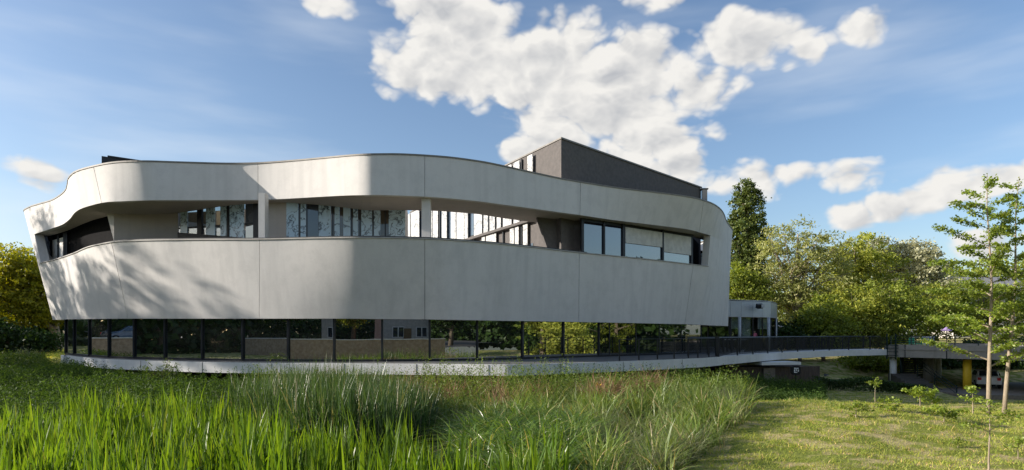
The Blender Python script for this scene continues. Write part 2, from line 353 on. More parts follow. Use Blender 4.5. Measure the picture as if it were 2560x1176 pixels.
M['young'] = leaf_mat('young_leaf', (0.1265, 0.1984, 0.02922), (0.2762, 0.3443, 0.05219), None, .42, .42, .45, (1.7, 1.55, .4))
M['yellowflower'] = plain('yellow_petals', (.6, .35, .02), .6)
# ------------------------------------------------------------------ terrain
CTRL = np.array([  # x, y, height
 (-30,4,0),(-10,3,0),(0,3,0),(10,3,.2),(22,3,.2),(-7,9,0),(0,9,0),(-12,16,0),(-4,16,-.05),(3,15,0),(-20,20,.15),(-10,24,.2),(0,23,.1),(6,22,.25),
 (-26,27,.4),(-20,31,.55),(-12,30,.3),(0,30,.3),(8,30,.1),(-28,38,.95),(-34,45,1.2),(-33,60,1.5),(-60,40,1.5),(-60,70,1.8),(-45,28,.9),(-45,15,.5),
 (4.5,12,.25),(8,12,.30),(12,12,.3),(16,13,.25),(7,17,.5),(10.8,19.5,.72),(9,20.5,.55),(6.5,20.5,.42),(10.8,21.5,.55),(13.6,19.5,.55),(15.5,19,.25),(18,19,-.1),(20,24,-.3),
 (11,25.5,-.05),(14.5,25.5,-.2),(15,29,-.55),(14,36,-.3),(18,36,-.55),(20,30,-.6),(11,29,-.4),(18,26,-.5),(22,36,-.6),(26,36,-1.0),(32,40,-1.6),(33,45,-2.0),(32,50,-1.4),(40,45,-2.0),(45,52,-1.6),(28,44,-.8),(24,46,-.2),
 (24,55,.1),(30,60,.2),(36,66,.3),(44,62,-.6),(20,70,1.2),(0,60,1),(60,60,.5),(50,85,2),(20,100,2),(-20,90,2),(80,100,3),(28,24,-.5),(40,30,-1),(30,10,.2),(45,5,.4)], float)
def H(x, y):
    x = np.asarray(x, float); y = np.asarray(y, float); sh = x.shape; x = x.ravel(); y = y.ravel(); out = np.zeros(len(x))
    for i in range(0, len(x), 20000):
        d2 = (x[i:i+20000, None]-CTRL[None, :, 0])**2+(y[i:i+20000, None]-CTRL[None, :, 1])**2
        w = 1/(d2+1.2)**1.7; out[i:i+20000] = (w*CTRL[None, :, 2]).sum(1)/w.sum(1)
    out += .04*np.sin(x*1.7+y*.6)*np.sin(y*1.3-x*.4)+.025*np.sin(x*3.1+1)*np.sin(y*2.7)
    return out.reshape(sh)
def h1(x, y): return float(H(np.array([x]), np.array([y]))[0])
def ground_mat():
    m, nt, b = nodes('ground'); N, L = nt.nodes, nt.links; tc = N.new('ShaderNodeTexCoord')
    def noise(s, d): 
        n = N.new('ShaderNodeTexNoise'); n.inputs['Scale'].default_value = s; n.inputs['Detail'].default_value = d; L.new(tc.outputs['Object'], n.inputs['Vector']); return n.outputs[0]
    def ramp(v, a, c, c1, c2):
        r = N.new('ShaderNodeValToRGB'); r.color_ramp.elements[0].position = a; r.color_ramp.elements[1].position = c
        r.color_ramp.elements[0].color = (*c1, 1); r.color_ramp.elements[1].color = (*c2, 1); L.new(v, r.inputs[0]); return r.outputs[0]
    grass = ramp(noise(16, 8), .35, .65, (.13, .165, .028), (.24, .26, .06))
    straw = ramp(noise(22, 6), .35, .65, (.34, .28, .12), (.50, .42, .22))
    f = N.new('ShaderNodeMapRange'); L.new(noise(1.7, 9), f.inputs[0]); f.inputs[1].default_value = .45; f.inputs[2].default_value = .57
    mx = N.new('ShaderNodeMix'); mx.data_type = 'RGBA'; L.new(f.outputs[0], mx.inputs[0]); L.new(grass, mx.inputs[6]); L.new(straw, mx.inputs[7])
    L.new(mx.outputs[2], b.inputs['Base Color']); b.inputs['Roughness'].default_value = .95; b.inputs['Specular IOR Level'].default_value = .1
    bm = N.new('ShaderNodeBump'); bm.inputs['Strength'].default_value = .7; bm.inputs['Distance'].default_value = .05; L.new(noise(30, 6), bm.inputs['Height']); L.new(bm.outputs[0], b.inputs['Normal'])
    return m
M['ground'] = ground_mat()
def grid_mesh(xs, ys, zf):
    X, Y = np.meshgrid(xs, ys); Z = zf(X, Y); V = np.stack([X, Y, Z], -1).reshape(-1, 3); nx = len(xs); ny = len(ys)
    i = (np.arange(ny-1)[:, None]*nx+np.arange(nx-1)[None]).ravel(); return V, np.stack([i, i+1, i+1+nx, i+nx], 1)
xs = np.concatenate([[-900, -400, -200, -120, -80], np.arange(-60, 60.1, .5), [80, 120, 200, 400, 900]])
ys = np.concatenate([np.arange(-.35, 62, .5), [66, 70, 75, 80, 90, 100, 130, 200, 400, 900]])
V, Q = grid_mesh(xs, ys, H); me = np_mesh('ground', V, Q); me.polygons.foreach_set('use_smooth', [True]*len(me.polygons))
link('ground', me, M['ground'], kind='structure')
V, Q = grid_mesh(np.array([-400, -60, 60, 400.]), np.array([-400., -60, -.62]), lambda x, y: x*0+1.4)
link('street', np_mesh('street', V, Q), M['asphalt'], kind='structure')
w_ = [P(1000, 1060, 13), P(1080, 1060, 12.2), P(1160, 1060, 13), P(1170, 1060, 15), P(1090, 1060, 16), P(1010, 1060, 15)]
MB().prism([(p.x, p.y) for p in w_], .02, .05).build('pond_water', glass_mat('pond', (.006, .008, .004), .05, .05), kind='structure')
# ------------------------------------------------------------------ the building: plan curves read off the photograph
class Curve:
    def __init__(s, rows):
        rows = sorted(rows); s.t = np.array([r[0] for r in rows]); s.p = np.array([r[1] for r in rows], float)
        t, p = s.t, s.p; m = np.zeros_like(p)
        for i in range(len(t)):
            a, c = max(i-1, 0), min(i+1, len(t)-1); m[i] = (p[c]-p[a])/(t[c]-t[a])
        s.m = m
    def __call__(s, u):
        u = np.atleast_1d(np.asarray(u, float)); i = np.clip(np.searchsorted(s.t, u, 'right')-1, 0, len(s.t)-2)
        h = (s.t[i+1]-s.t[i]); x = ((u-s.t[i])/h)[:, None]; h = h[:, None]
        return (2*x**3-3*x**2+1)*s.p[i]+(x**3-2*x**2+x)*h*s.m[i]+(-2*x**3+3*x**2)*s.p[i+1]+(x**3-x**2)*h*s.m[i+1]
    def x_at(s, px):          # parameter where the curve passes photo column px
        us = np.linspace(0, 6, 1201); q = s(us); c = CX+F*q[:, 0]/q[:, 1]; return float(np.interp(px, c, us))
PLAN_D = np.array([(234,30.0),(290,29.35),(361,29.1),(400,29.4),(450,29.95),(540,30.5),(600,30.6),(645,30.5),(720,30.0),(800,29.2),(870,28.35),(905,28.0),(925,27.93),(945,28.0),(1000,28.4),(1062,28.85),(1130,29.4),(1200,30.0),(1240,30.4),(1334,31.55),(1404,32.5),(1451,33.15)])
def level(z, rows):
    out = []
    for t, px, py in rows:
        D = z*F/(HY-py)
        if 234 < px < 1451: D = float(np.interp(px, PLAN_D[:, 0], PLAN_D[:, 1]))
        out.append((t, tuple(P(px, py, D))))
    return out
def ends(rows):
    rows = sorted(rows); a = np.array(rows[0][1]); b = np.array(rows[-1][1])
    return rows+[(-.3, tuple(a+(-.1, 3, 0))), (-.6, tuple(a+(1.4, 7, 0))), (6.2, tuple(b+(.1, 2.5, 0))), (6.5, tuple(b+(-.4, 7, 0)))]
TOP = Curve(ends(level(8.15, [(0,62,531),(.15,75,519),(.3,100,511),(.45,130,502),(.6,152,489),(.7,165,476),(.78,169,462),(.85,172,447),(.92,190,431),
 (1,234,418),(1.15,290,408),(1.3,361,405.5),(1.5,450,408),(1.75,560,411),(2,645,410),(2.15,720,405),(2.35,800,398),(2.55,870,391.5),(2.65,905,389.2),(2.71,925,388.4),(2.76,945,388),
 (2.9,1000,388),(3,1062,391),(3.2,1130,396.5),(3.4,1200,406),(3.52,1240,413.5),(3.75,1334,434),(3.9,1404,449),(4,1451,457),(4.2,1539,471),(4.6,1649,484),
 (4.9,1728,495),(5,1759,503),(5.2,1783,512),(5.4,1800,524),(5.6,1810,538),(5.75,1817,557),(5.9,1827,571),(6,1831,579)])))
UB = Curve(ends(level(6.4, [(0,78,592),(.12,86,586),(.45,125,573),(.6,153,563),(.7,166,555),(.78,176,546),(.85,188,531),(.92,208,520),(1,254,507.5),(1.15,305,503.5),
 (1.3,383,501),(1.5,465,501),(1.75,570,500.5),(2,645,500),(2.15,720,497),(2.35,800,492.5),(2.55,870,489),(2.65,905,488.3),(2.71,925,488),(2.76,945,488),(2.9,1000,489.5),(3,1062,492),
 (3.2,1130,497),(3.4,1200,504),(3.52,1240,509.5),(3.75,1334,522),(3.9,1408,532.5),(4,1450,538),(4.2,1530,550),(4.6,1640,563.5),(4.9,1720,574),(5,1748,581),
 (5.12,1775,589),(5.4,1795,598),(5.6,1806,606),(5.75,1814,614),(5.9,1823,623),(6,1827,628)])))
SI = Curve(ends([(t, tuple(P(px, py, D))) for t, px, py, D in [(0,98,662,39.6),(.12,103,659,39.0),(.45,140,650,37.2),(.6,165,642,35.9),(.78,190,633,34.5),(.92,226,618,32.7),(1,279,607.5,31.3),
 (1.15,330,604,30.7),(1.3,400,602,30.1),(1.5,470,601,29.7),(1.75,570,600.5,29.1),(2,649,600,28.75),(2.15,720,598.7,28.45),(2.35,800,597,28.05),(2.55,870,595.9,27.75),(2.64,900,595.7,27.72),(2.75,940,595.8,27.85),(3,1062,598.5,28.45),
 (3.2,1130,602,28.95),(3.52,1240,610.5,30.1),(3.75,1334,620,31.5),(4,1448,633,33.5),(4.2,1530,641,34.9),(4.6,1630,651,36.9),(4.9,1705,659.5,38.7),(5,1733,663,39.5),(5.12,1768,667,40.4),(5.4,1790,673,42),(5.75,1811,682,44.5),(6,1824,690,46.5)]]))
BO = Curve(ends([(t, tuple(P(px, py, D))) for t, px, py, D in [(0,135,800,40.3),(.12,139,800,39.8),(.45,165,799,37.6),(.6,190,798.5,36.2),(.78,220,798,35),(.92,270,797.5,33.2),
 (1,320,797,32.2),(1.15,365,797,31.6),(1.3,430,797,30.9),(1.5,500,797,30.35),(1.75,585,797,29.75),(2,648,797,29.4),(2.15,720,797,29.12),(2.35,800,797,28.95),(2.55,870,797,28.88),(2.75,940,798,28.95),
 (3,1062,799,29.4),(3.2,1130,800,29.5),(3.52,1240,802,30.6),(3.75,1334,803.5,31.9),(4,1447,805.5,33.9),(4.2,1525,807,35.2),(4.6,1618,809,37),(4.9,1685,810.5,39),
 (5,1712,811,40),(5.12,1745,812.5,41),(5.4,1775,814,43),(5.75,1803,815,45.4),(6,1820,816,47)]]))
def shell(lo, hi, t0, t1, th, nu, nv=6):
    us = np.linspace(t0, t1, nu); A = lo(us); B = hi(us)
    G = np.stack([A+(B-A)*k/(nv-1) for k in range(nv)], 0)           # nv, nu, 3
    du = np.gradient(G, axis=1); dv = np.gradient(G, axis=0); n = np.cross(du, dv); n /= np.linalg.norm(n, axis=2, keepdims=True)
    I = G-n*th; m = MB()
    def grid(Gr, flip):
        vs = [tuple(p) for p in Gr.reshape(-1, 3)]; a, b = Gr.shape[:2]
        fs = [(j*b+i, j*b+i+1, (j+1)*b+i+1, (j+1)*b+i) for j in range(a-1) for i in range(b-1)]
        m.add(vs, [f[::-1] for f in fs] if flip else fs)
    grid(G, False); grid(I, True)
    grid(np.stack([I[0], G[0]]), False); grid(np.stack([G[-1], I[-1]]), False)
    grid(np.stack([G[:, 0], I[:, 0]]), True); grid(np.stack([I[:, -1], G[:, -1]]), True)
    return m
def sweep(cv, t0, t1, nu, out, inn, z0, z1):
    us = np.linspace(t0, t1, nu); p = cv(us); d = np.gradient(p, axis=0); n = np.stack([d[:, 1], -d[:, 0], 0*d[:, 0]], 1); n /= np.linalg.norm(n, axis=1, keepdims=True)
    prof = [(out, z0), (out, z1), (-inn, z1), (-inn, z0)]; m = MB(); rows = [p+n*o+np.array((0, 0, z)) for o, z in prof]
    for k in range(4):
        a, b = rows[k], rows[(k+1) % 4]; vs = [tuple(v) for v in a]+[tuple(v) for v in b]
        m.add(vs, [(i, i+1, nu+i+1, nu+i) for i in range(nu-1)])
    m.add([tuple(r[0]) for r in rows], [(0, 1, 2, 3)]); m.add([tuple(r[-1]) for r in rows], [(3, 2, 1, 0)])
    return m
B = thing('media_centre_building', (0, 30, h1(0, 30)), 'large curved two-storey building of pale concrete bands above a dark glazed ground floor', 'building')
G_ = .0016
joints = [-.6, 1, 2, 3, 4, 5, 6.5]
for a, c in zip(joints[:-1], joints[1:]):
    nu = int(14+22*(c-a)); g0 = 0 if a < 0 else .004; g1 = 0 if c > 6 else .004
    if a == 1: pass
    shell(BO, SI, a+g0/3, c-g1/3, .28, nu).build('wall_panel', M['conc'], B, True)
    shell(UB, TOP, a+g0/3, c-g1/3, .28, nu+14).build('upper_band_panel', M['conc'], B, True)
shell(SI, UB, -.6, .12, .5, 24).build('end_panel', M['conc'], B, True)
shell(SI, UB, 5.13, 6.5, .45, 30).build('end_panel', M['conc'], B, True)
for c in (1, 2, 3, 4, 5):                      # black joint strip recessed behind each panel joint
    for lo_, hi_ in ((BO, SI), (UB, TOP)):
        q = np.concatenate([lo_(c), hi_(c)]); e = lo_(c+.02)-lo_(c-.02); d = Vector(e[0]).normalized()
        a_ = Vector(q[0]); b_ = Vector(q[1]); inw = Vector((-d.y, d.x, 0))*.12
        m = MB(); w = d*.10
        m.add([a_-w+inw, a_+w+inw, b_+w+inw, b_-w+inw, a_-w+inw*2, a_+w+inw*2, b_+w+inw*2, b_-w+inw*2], [(0,1,2,3),(4,7,6,5),(0,3,7,4),(1,5,6,2)]); m.build('joint_strip', M['joint'], B)
sweep(TOP, -.6, 6.5, 260, .035, .45, .003, .075).build('roof_coping', M['coping'], B, False)
sweep(SI, .10, 5.14, 220, .05, .34, .003, .055).build('sill_coping', M['sillcap'], B, False)
sweep(SI, .9, 4.05, 140, -.10, .18, .06, .12).build('handrail', M['dark'], B, False)
# roof slab with its soffit over the terrace
IN_PX = [(100,41.5),(165,38.5),(230,34.6),(285,32.5),(445,33.2),(560,32.0),(640,31.4),(718,31.0),(870,31.2),(1000,31.8),(1100,32.4),(1200,33.3),(1340,35.6),(1405,35.3),(1450,34.6),(1560,36.6),(1720,40.2),(1772,43)]
INN = [XY(px, D) for px, D in IN_PX]
us = np.linspace(.12, 5.13, len(INN)*5); ub = UB(us); ipx = np.array([p[0] for p in IN_PX]); iD = np.array([p[1] for p in IN_PX])
cpx = CX+F*ub[:, 0]/ub[:, 1]; Di = np.interp(cpx, ipx, iD); ix = (cpx-CX)/F*Di
tg = np.gradient(ub, axis=0); nn = np.stack([-tg[:, 1], tg[:, 0]], 1); nn /= np.linalg.norm(nn, axis=1, keepdims=True)
ox = ub[:, 0]+nn[:, 0]*.05; oy = ub[:, 1]+nn[:, 1]*.05; n_ = len(us); z0 = CZ+6.404; z1 = CZ+8.0
m = MB(); vs = []
for k in range(n_): zk = ub[k, 2]+.004; vs += [(ox[k], oy[k], zk), (ix[k], Di[k], zk), (ix[k], Di[k], z1), (ub[k, 0]+nn[k, 0]*.29, ub[k, 1]+nn[k, 1]*.29, z1)]
fs = []
for k in range(n_-1):
    o = k*4
    for e in range(3): fs.append((o+e, o+e+1, o+4+e+1, o+4+e))
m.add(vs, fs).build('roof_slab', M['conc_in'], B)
# terrace floor behind the parapet
fl = [(SI(t)[0, 0], SI(t)[0, 1]+1.1) for t in np.linspace(.3, 5.0, 60)]
MB().prism(fl+[(20, 60), (-24, 60)], CZ+2.9, CZ+3.15).build('terrace_floor', M['floor'], B)
ZF, ZS = CZ+3.15, CZ+6.40
def wall(px0, D0, px1, D1, z0, z1, th, mat, name, par=B): return MB().wallbox(XY(px0, D0), XY(px1, D1), z0, z1, th).build(name, mat, par)
# dark recess with the corner window at the left end
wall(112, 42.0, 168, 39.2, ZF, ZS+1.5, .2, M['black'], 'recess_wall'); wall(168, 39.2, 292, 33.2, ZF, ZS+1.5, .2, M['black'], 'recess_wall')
for a, c, mm in ((113, 128, 'glass_up'), (130, 145, 'white'), (147, 160, 'white')):
    Da = np.interp(a, (112, 168), (41.6, 38.8)); Dc = np.interp(c, (112, 168), (41.6, 38.8))
    w = wall(a, Da, c, Dc, CZ+3.6, CZ+6.15, .06, M[mm], 'corner_window_pane')
for a in (112, 129, 146, 161.5, 167):
    Da = np.interp(a, (112, 168), (41.5, 38.7)); x, y = XY(a, Da); MB().box((x, y, (ZF+ZS)/2), (.12, .12, ZS-ZF)).build('window_frame', M['dark'], B)
a_ = P(266, 512, 32.5); a_.z = ZS-.003; b_ = P(292, 606, 32.6); b_.z = CZ+4.3
m = MB(); m.add([a_, a_+Vector((.36,0,0)), b_+Vector((.30,0,0)), b_, a_+Vector((-.4,1.2,0)), a_+Vector((0,1.2,0)), b_+Vector((0,1.2,0)), b_+Vector((-.3,1.2,0))], [(0,3,2,1),(4,5,6,7),(0,4,7,3),(1,2,6,5),(0,1,5,4),(3,7,6,2)]); m.build('slanted_fin', M['conc'], B)
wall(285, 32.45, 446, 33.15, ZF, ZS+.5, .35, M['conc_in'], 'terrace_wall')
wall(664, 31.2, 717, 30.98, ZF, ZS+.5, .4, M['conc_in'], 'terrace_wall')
# glazed bay with fritted panels, left
wall(440, 35.2, 662, 33.8, ZF, ZS+.5, .2, M['brown'], 'bay_back_wall')
m = MB(); q = [P(440, 551, 34.6), P(652, 578, 33.4), P(652, 590, 33.4), P(440, 567, 34.6)]; m.add(q+[v+Vector((0, .1, 0)) for v in q], [(0,3,2,1),(4,5,6,7),(0,1,5,4),(3,7,6,2)]); m.build('white_ledge', M['white'], B)
def onl(px, a=(446, 32.85), b=(664, 31.2)): 
    A = Vector(XY(*a)); Bv = Vector(XY(*b)); d = Bv-A; k = (px-CX)/F; s = (k*A.y-A.x)/(d.x-k*d.y); return A+d*s
def strip(par, name, mat, p0, p1, z0, z1, a, b, off=-.06, th=.04):
    A = onl(p0, a, b); C = onl(p1, a, b); m = MB(); d = (C-A).normalized(); nr = Vector((-d.y, d.x)); z0 = z0 if isinstance(z0, tuple) else (z0, z0)
    poly = [A+nr*off, C+nr*off, C+nr*(off+th), A+nr*(off+th)]
    return m.prism(poly, [z0[0], z0[1], z0[1], z0[0]], z1).build(name, mat, par)
la, lb = (446, 33.15), (664, 31.4)
for p0, p1 in ((453, 470), (517, 539), (553, 568), (576, 612)): strip(B, 'fritted_panel', M['frit'], p0, p1, CZ+4.55, ZS+.5, la, lb)
for p0, p1 in ((496, 507), (570, 575), (636, 648)): strip(B, 'mullion', M['dark'], p0, p1, ZF, ZS+.5, la, lb, -.1, .14)
strip(B, 'glass_pane', M['glass_up'], 613, 636, CZ+4.2, ZS+.5, la, lb, 0, .02); strip(B, 'glass_pane', M['clear'], 447, 612, CZ+4.2, ZS+.5, la, lb, 0, .02)
strip(B, 'transom', M['dark'], 447, 648, CZ+5.62, CZ+5.70, la, lb, -.03, .08)
zz0 = Zat(578, 32.6); zz1 = Zat(597, 31.3)
A = onl(447, la, lb); C = onl(648, la, lb); MB().prism([A-Vector((0, .12)), C-Vector((0, .12)), C, A], ZF, [zz0, zz1, zz1, zz0]).build('spandrel', M['dark'], B)
# glazed bay, centre
ca, cb = (717, 31.0), (1014, 31.9)
for p0, p1 in ((716.5, 746), (752, 765), (797, 827), (837, 849), (858.5, 876), (883, 894.5), (903.5, 930), (935, 951), (972, 1013)): strip(B, 'fritted_panel', M['frit'], p0, p1, ZF+.2, ZS+.5, ca, cb)
strip(B, 'glass_pane', M['glass_up'], 765, 797, ZF+.2, ZS+.5, ca, cb, 0, .03)
for p0, p1 in ((746, 752), (827, 837), (849, 858.5), (876, 883), (894.5, 903.5), (930, 935), (951, 972)): strip(B, 'glass_pane', M['brownglass'], p0, p1, ZF+.2, ZS+.5, ca, cb, 0, .03)
for p in (747, 766, 796, 831, 878, 899, 932, 962): strip(B, 'mullion', M['dark'], p, p+2.4, ZF, ZS+.5, ca, cb, -.05, .07)
strip(B, 'transom', M['dark'], 766, 797, CZ+4.72, CZ+4.80, ca, cb, -.04, .06); strip(B, 'bottom_rail', M['dark'], 700, 1014, ZF, ZF+.2, ca, cb, -.05, .1)
MB().wallbox(XY(1013, 31.9), XY(1020, 36), ZF, ZS+.6, .2).build('bay_end_wall', M['dark'], B)
# piers standing on the parapet
for p0, p1 in ((646, 662), (1054, 1075)):
    t = SI.x_at((p0+p1)/2); y = SI(t)[0, 1]+.75; a = XY(p0, y); c = XY(p1, y)
    MB().prism([a, c, (c[0], c[1]+.45), (a[0], a[1]+.45)], ZF, ZS+.35).build('pier', M['conc'], B)
# the charcoal upper volume: sunlit face to the left, shaded face to the right
C0 = Vector(XY(1403, 34.0)); LDIR = Vector((-3.13, 5.5)).normalized(); RD = Vector((11.3, 11.5)).normalized(); ZT = Zat(348, 34.0)
Lend = C0+LDIR*24; Rend = C0+RD*16.2
MB().prism([Lend, C0, Rend, Rend+LDIR*16], ZF, ZT).build('upper_volume', M['charcoal'], B)
m = MB(); poly = [Lend, C0, Rend, Rend+LDIR*16]; ctr = sum(poly, Vector((0, 0)))/4; poly2 = [p+(p-ctr).normalized()*.10 for p in poly]
m.prism(poly2, ZT+.002, ZT+.09).build('roof_edge', M['coping'], B)
def fl_(px): k = (px-CX)/F; s = (k*C0.y-C0.x)/(LDIR.x-k*LDIR.y); return C0+LDIR*s
LN = Vector((LDIR.y, -LDIR.x)); LN = LN if LN.x < 0 else -LN
def lface(name, mat, p0, p1, z0, z1, off, th):
    A = fl_(p0); C = fl_(p1); MB().prism([A+LN*off, C+LN*off, C+LN*(off+th), A+LN*(off+th)], z0, z1).build(name, mat, B)
zl = CZ+6.62
for z0, z1 in ((ZF+.5, zl-1.25), (zl+.35, ZT-1.0), ):
    lface('ribbon_window', M['glass_up'], 1030, 1333, z0, z1, .012, .03)
lface('ledge', M['charcoal'], 1016, 1338, zl, zl+.16, .01, .35)
for p0, p1 in ((1019,1030),(1032,1053),(1077,1085),(1087,1100),(1110,1122),(1133,1145),(1147,1166),(1167,1175),(1191,1211),(1215,1226),(1230,1243),(1248,1258),(1264,1285),(1290,1305),(1325,1338)):
    lface('fritted_panel', M['frit_white'], p0, p1, zl+.2, ZT-.15, .14, .05)
for p0, p1 in ((1060,1075),(1090,1112),(1128,1150),(1172,1190),(1210,1218),(1221,1246),(1281,1291),(1293.5,1303),(1314,1325)):
    lface('fritted_panel', M['frit_white'], p0, p1, ZF+.1, zl-.04, .14, .05)
for p in (1031, 1101, 1146, 1188, 1212, 1228, 1260, 1287, 1306): lface('mullion', M['dark'], p, p+2, ZF, ZT-.1, .04, .08)
# recessed hatch on the shaded face, roof lantern at its far end
RN = Vector((RD.y, -RD.x)); 
def rface(name, mat, s0, s1, z0, z1, off, th):
    A = C0+RD*s0; C = C0+RD*s1; MB().prism([A+RN*off, C+RN*off, C+RN*(off+th), A+RN*(off+th)], z0, z1).build(name, mat, B)
rface('roof_hatch', M['dark'], 7.9, 9.6, CZ+7.6, CZ+9.25, .01, .05)
x, y = XY(1757, 45.8); zb = Zat(500, 45.8); zt = Zat(478, 45.8)
MB().box((x, y, (zb+zt)/2-.4), (.36, 1.0, zt-zb+.8)).build('roof_lantern', M['glass_up'], B); MB().box((x, y, zt+.05), (.5, 1.1, .08)).build('lantern_cap', M['dark'], B)
# dark roof monitor over the left end
A = P(254, 388, 34); Bq = P(270, 388, 34); ZM = A.z
MB().prism([(A.x, A.y), XY(372, 35.5), XY(392, 40), (A.x-2.6, 39)], CZ+7.5, [ZM-.05]*4).build('roof_monitor', M['dark'], B)
MB().prism([XY(269, 34.15), XY(374, 35.4), XY(394, 40.1), XY(262, 39)], ZM-.048, ZM+.03).build('monitor_cap', M['dark'], B)
# windows with blinds, right bay
def rb(px): t = SI.x_at(px); q = SI(t)[0]; u = UB(UB.x_at(px))[0]; return Vector(XY(px, max(q[1], u[1])+.42))
def rpane(name, mat, p0, p1, z0, z1, off, th):
    A = rb(p0); C = rb(p1); d = (C-A).normalized(); nr = Vector((-d.y, d.x)); return MB().prism([A+nr*off, C+nr*off, C+nr*(off+th), A+nr*(off+th)], z0, z1).build(name, mat, B)
def rz(px, py): return Zat(py, rb(px).y)
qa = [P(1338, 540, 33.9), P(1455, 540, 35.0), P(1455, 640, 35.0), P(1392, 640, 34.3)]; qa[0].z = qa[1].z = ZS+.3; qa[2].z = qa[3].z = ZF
m = MB(); m.add(qa+[v+Vector((-.05, .2, 0)) for v in qa], [(0,3,2,1),(4,5,6,7),(0,1,5,4),(3,7,6,2),(0,4,7,3),(1,2,6,5)]); m.build('cast_shade_panel', M['charcoal'], B)  # added dark panel; slanted edge stands for the shadow cast by the roof slab
for p0, p1 in ((1459, 1508), (1513, 1556)): rpane('window_pane', M['glass_up'], p0, p1, ZF+.3, CZ+6.1, .05, .04)
for p0, p1, yb in ((1563, 1655, 613), (1658, 1727, 634)):
    zb = rz((p0+p1)/2, yb); rpane('roller_blind', M['blind'], p0, p1, zb, CZ+6.22, -.03, .03)
    rpane('window_pane', M['glass_up'], p0, p1, ZF+.3, zb+.3, .05, .04)
for p in (1453, 1508, 1556, 1655, 1727): rpane('mullion', M['dark'], p, p+(6 if p in (1453, 1556) else 4), ZF, ZS-.002, -.04, .14)
rpane('window_head', M['dark'], 1453, 1733, CZ+6.22, ZS+.2, -.05, .16); rpane('window_sill', M['dark'], 1453, 1733, ZF, ZF+.3, -.05, .16)
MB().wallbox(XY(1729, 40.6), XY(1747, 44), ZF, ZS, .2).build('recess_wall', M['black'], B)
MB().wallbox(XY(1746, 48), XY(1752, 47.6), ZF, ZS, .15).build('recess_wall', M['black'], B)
q0, q1 = XY(1752.5, 47), XY(1766, 46.2); MB().wallbox(q0, q1, ZF+.2, ZS-.3, .05).build('fritted_panel', M['frit'], B)
# underside of the lower band, floor slab, ground-floor glazing
SL_PX = [(152,888),(158,889.5),(169,889.5),(197,893),(232,896),(267,898.5),(352,901.5),(430,903.5),(506,905.5),(610,907),(720,908),(850,908.8),(980,909.5),(1120,910.5),(1230,911.5),(1300,911.3),(1420,908),(1514,905),(1631,901),(1749,896),(1800,892.6)]
ZSL = -1.41
def slD(y): return -ZSL*F/(y-HY)
SLC = Curve([(i, (*XY(px, slD(y)), CZ+ZSL)) for i, (px, y) in enumerate(SL_PX)])
nS = len(SL_PX)-1
us = np.linspace(0, nS, 160); sp = SLC(us)
back = [(sp[-1][0]+1.6, sp[-1][1]+2.6), (19, 50), (14, 56), (-24, 56), (sp[0][0]-.4, sp[0][1]+8)]
poly = [(p[0], p[1]) for p in sp]+back
m = MB().prism(poly, CZ+ZSL-.5, CZ+ZSL).build('floor_slab', M['slab'], B)
MB().prism([(p[0]+.0, p[1]+.12) for p in sp]+back[1:], CZ+ZSL+.003, CZ+ZSL+.012).build('walkway_surface', M['deckfloor'], B)
bo = BO(np.linspace(-.6, 6.5, 120)); und = [(p[0], p[1]+.25) for p in bo]
zu = float(bo[:, 2].max())+.25
MB().prism(und+[(15, 58), (-26, 58)], zu, zu+.15).build('glazing_soffit', M['joint'], B)
MU = [(165,39.2),(186,37.9),(224,35.6),(273,33.8),(336,32.6),(413,31.7),(506,30.9),(607,30.2),(721,29.6),(836,29.35),(956,29.4),(1075,29.9),(1194,30.7),(1307,32.1),(1409,33.8),(1498,35.3)]
MR = [(1498,35.3),(1524,35.8),(1590,37.0),(1648,38.4),(1703,40.1),(1752,41.8)]
zg0, zg1 = CZ+ZSL+.06, zu
for i in range(len(MU)-1):
    A = Vector(XY(*MU[i])); C = Vector(XY(*MU[i+1])); MB().wallbox(A, C, zg0+.02, zg1, .03).build('glass_pane', M['glass'], B)
for i in range(len(MR)-1):
    A = Vector(XY(*MR[i])); C = Vector(XY(*MR[i+1])); MB().wallbox(A, C, zg0+.02, zg1, .03).build('fritted_pane', M['frit_dark'], B)
    MB().wallbox(A, C, zg0+.03, zg1, .012, -.05).build('glass_pane', clear_glass('screen_glass', .30, (.6, .65, .65)) if i == 0 else bpy.data.materials['screen_glass'], B)
for i, (px, D) in enumerate(MU+MR[1:]):
    x, y = XY(px, D); wd = .055 if px < 600 else .08
    if px in (1524, 1590, 1648, 1703): wd = .05
    MB().box((x, y-.03, (zg0+zg1)/2), (wd, .16, zg1-zg0), math.radians(-20 if px > 1250 else 0)).build('mullion', M['dark'], B)
for seq in (MU, MR):
    for i in range(len(seq)-1): MB().wallbox(Vector(XY(*seq[i])), Vector(XY(*seq[i+1])), CZ+ZSL+.013, zg0+.06, .12, -.05).build('bottom_rail', M['dark'], B)
A = Vector(XY(*MU[0])); MB().wallbox((A.x+1.6, A.y+6), A, zg0, zg1, .05).build('glass_pane', M['glass'], B)
A = Vector(XY(*MR[-1])); MB().wallbox(A, (A.x+1.2, A.y+8), zg0, zg1, .05).build('glass_pane', M['glass'], B)
for k, px in enumerate((352, 506, 680, 860, 1040, 1220, 1400, 1560, 1700)):   # slab element joints
    t = np.interp(px, [p[0] for p in SL_PX], range(len(SL_PX))); q = SLC(t)[0]; MB().box((q[0], q[1]-.0, CZ+ZSL-.25), (.014, .03, .47)).build('slab_joint', M['joint'], B)
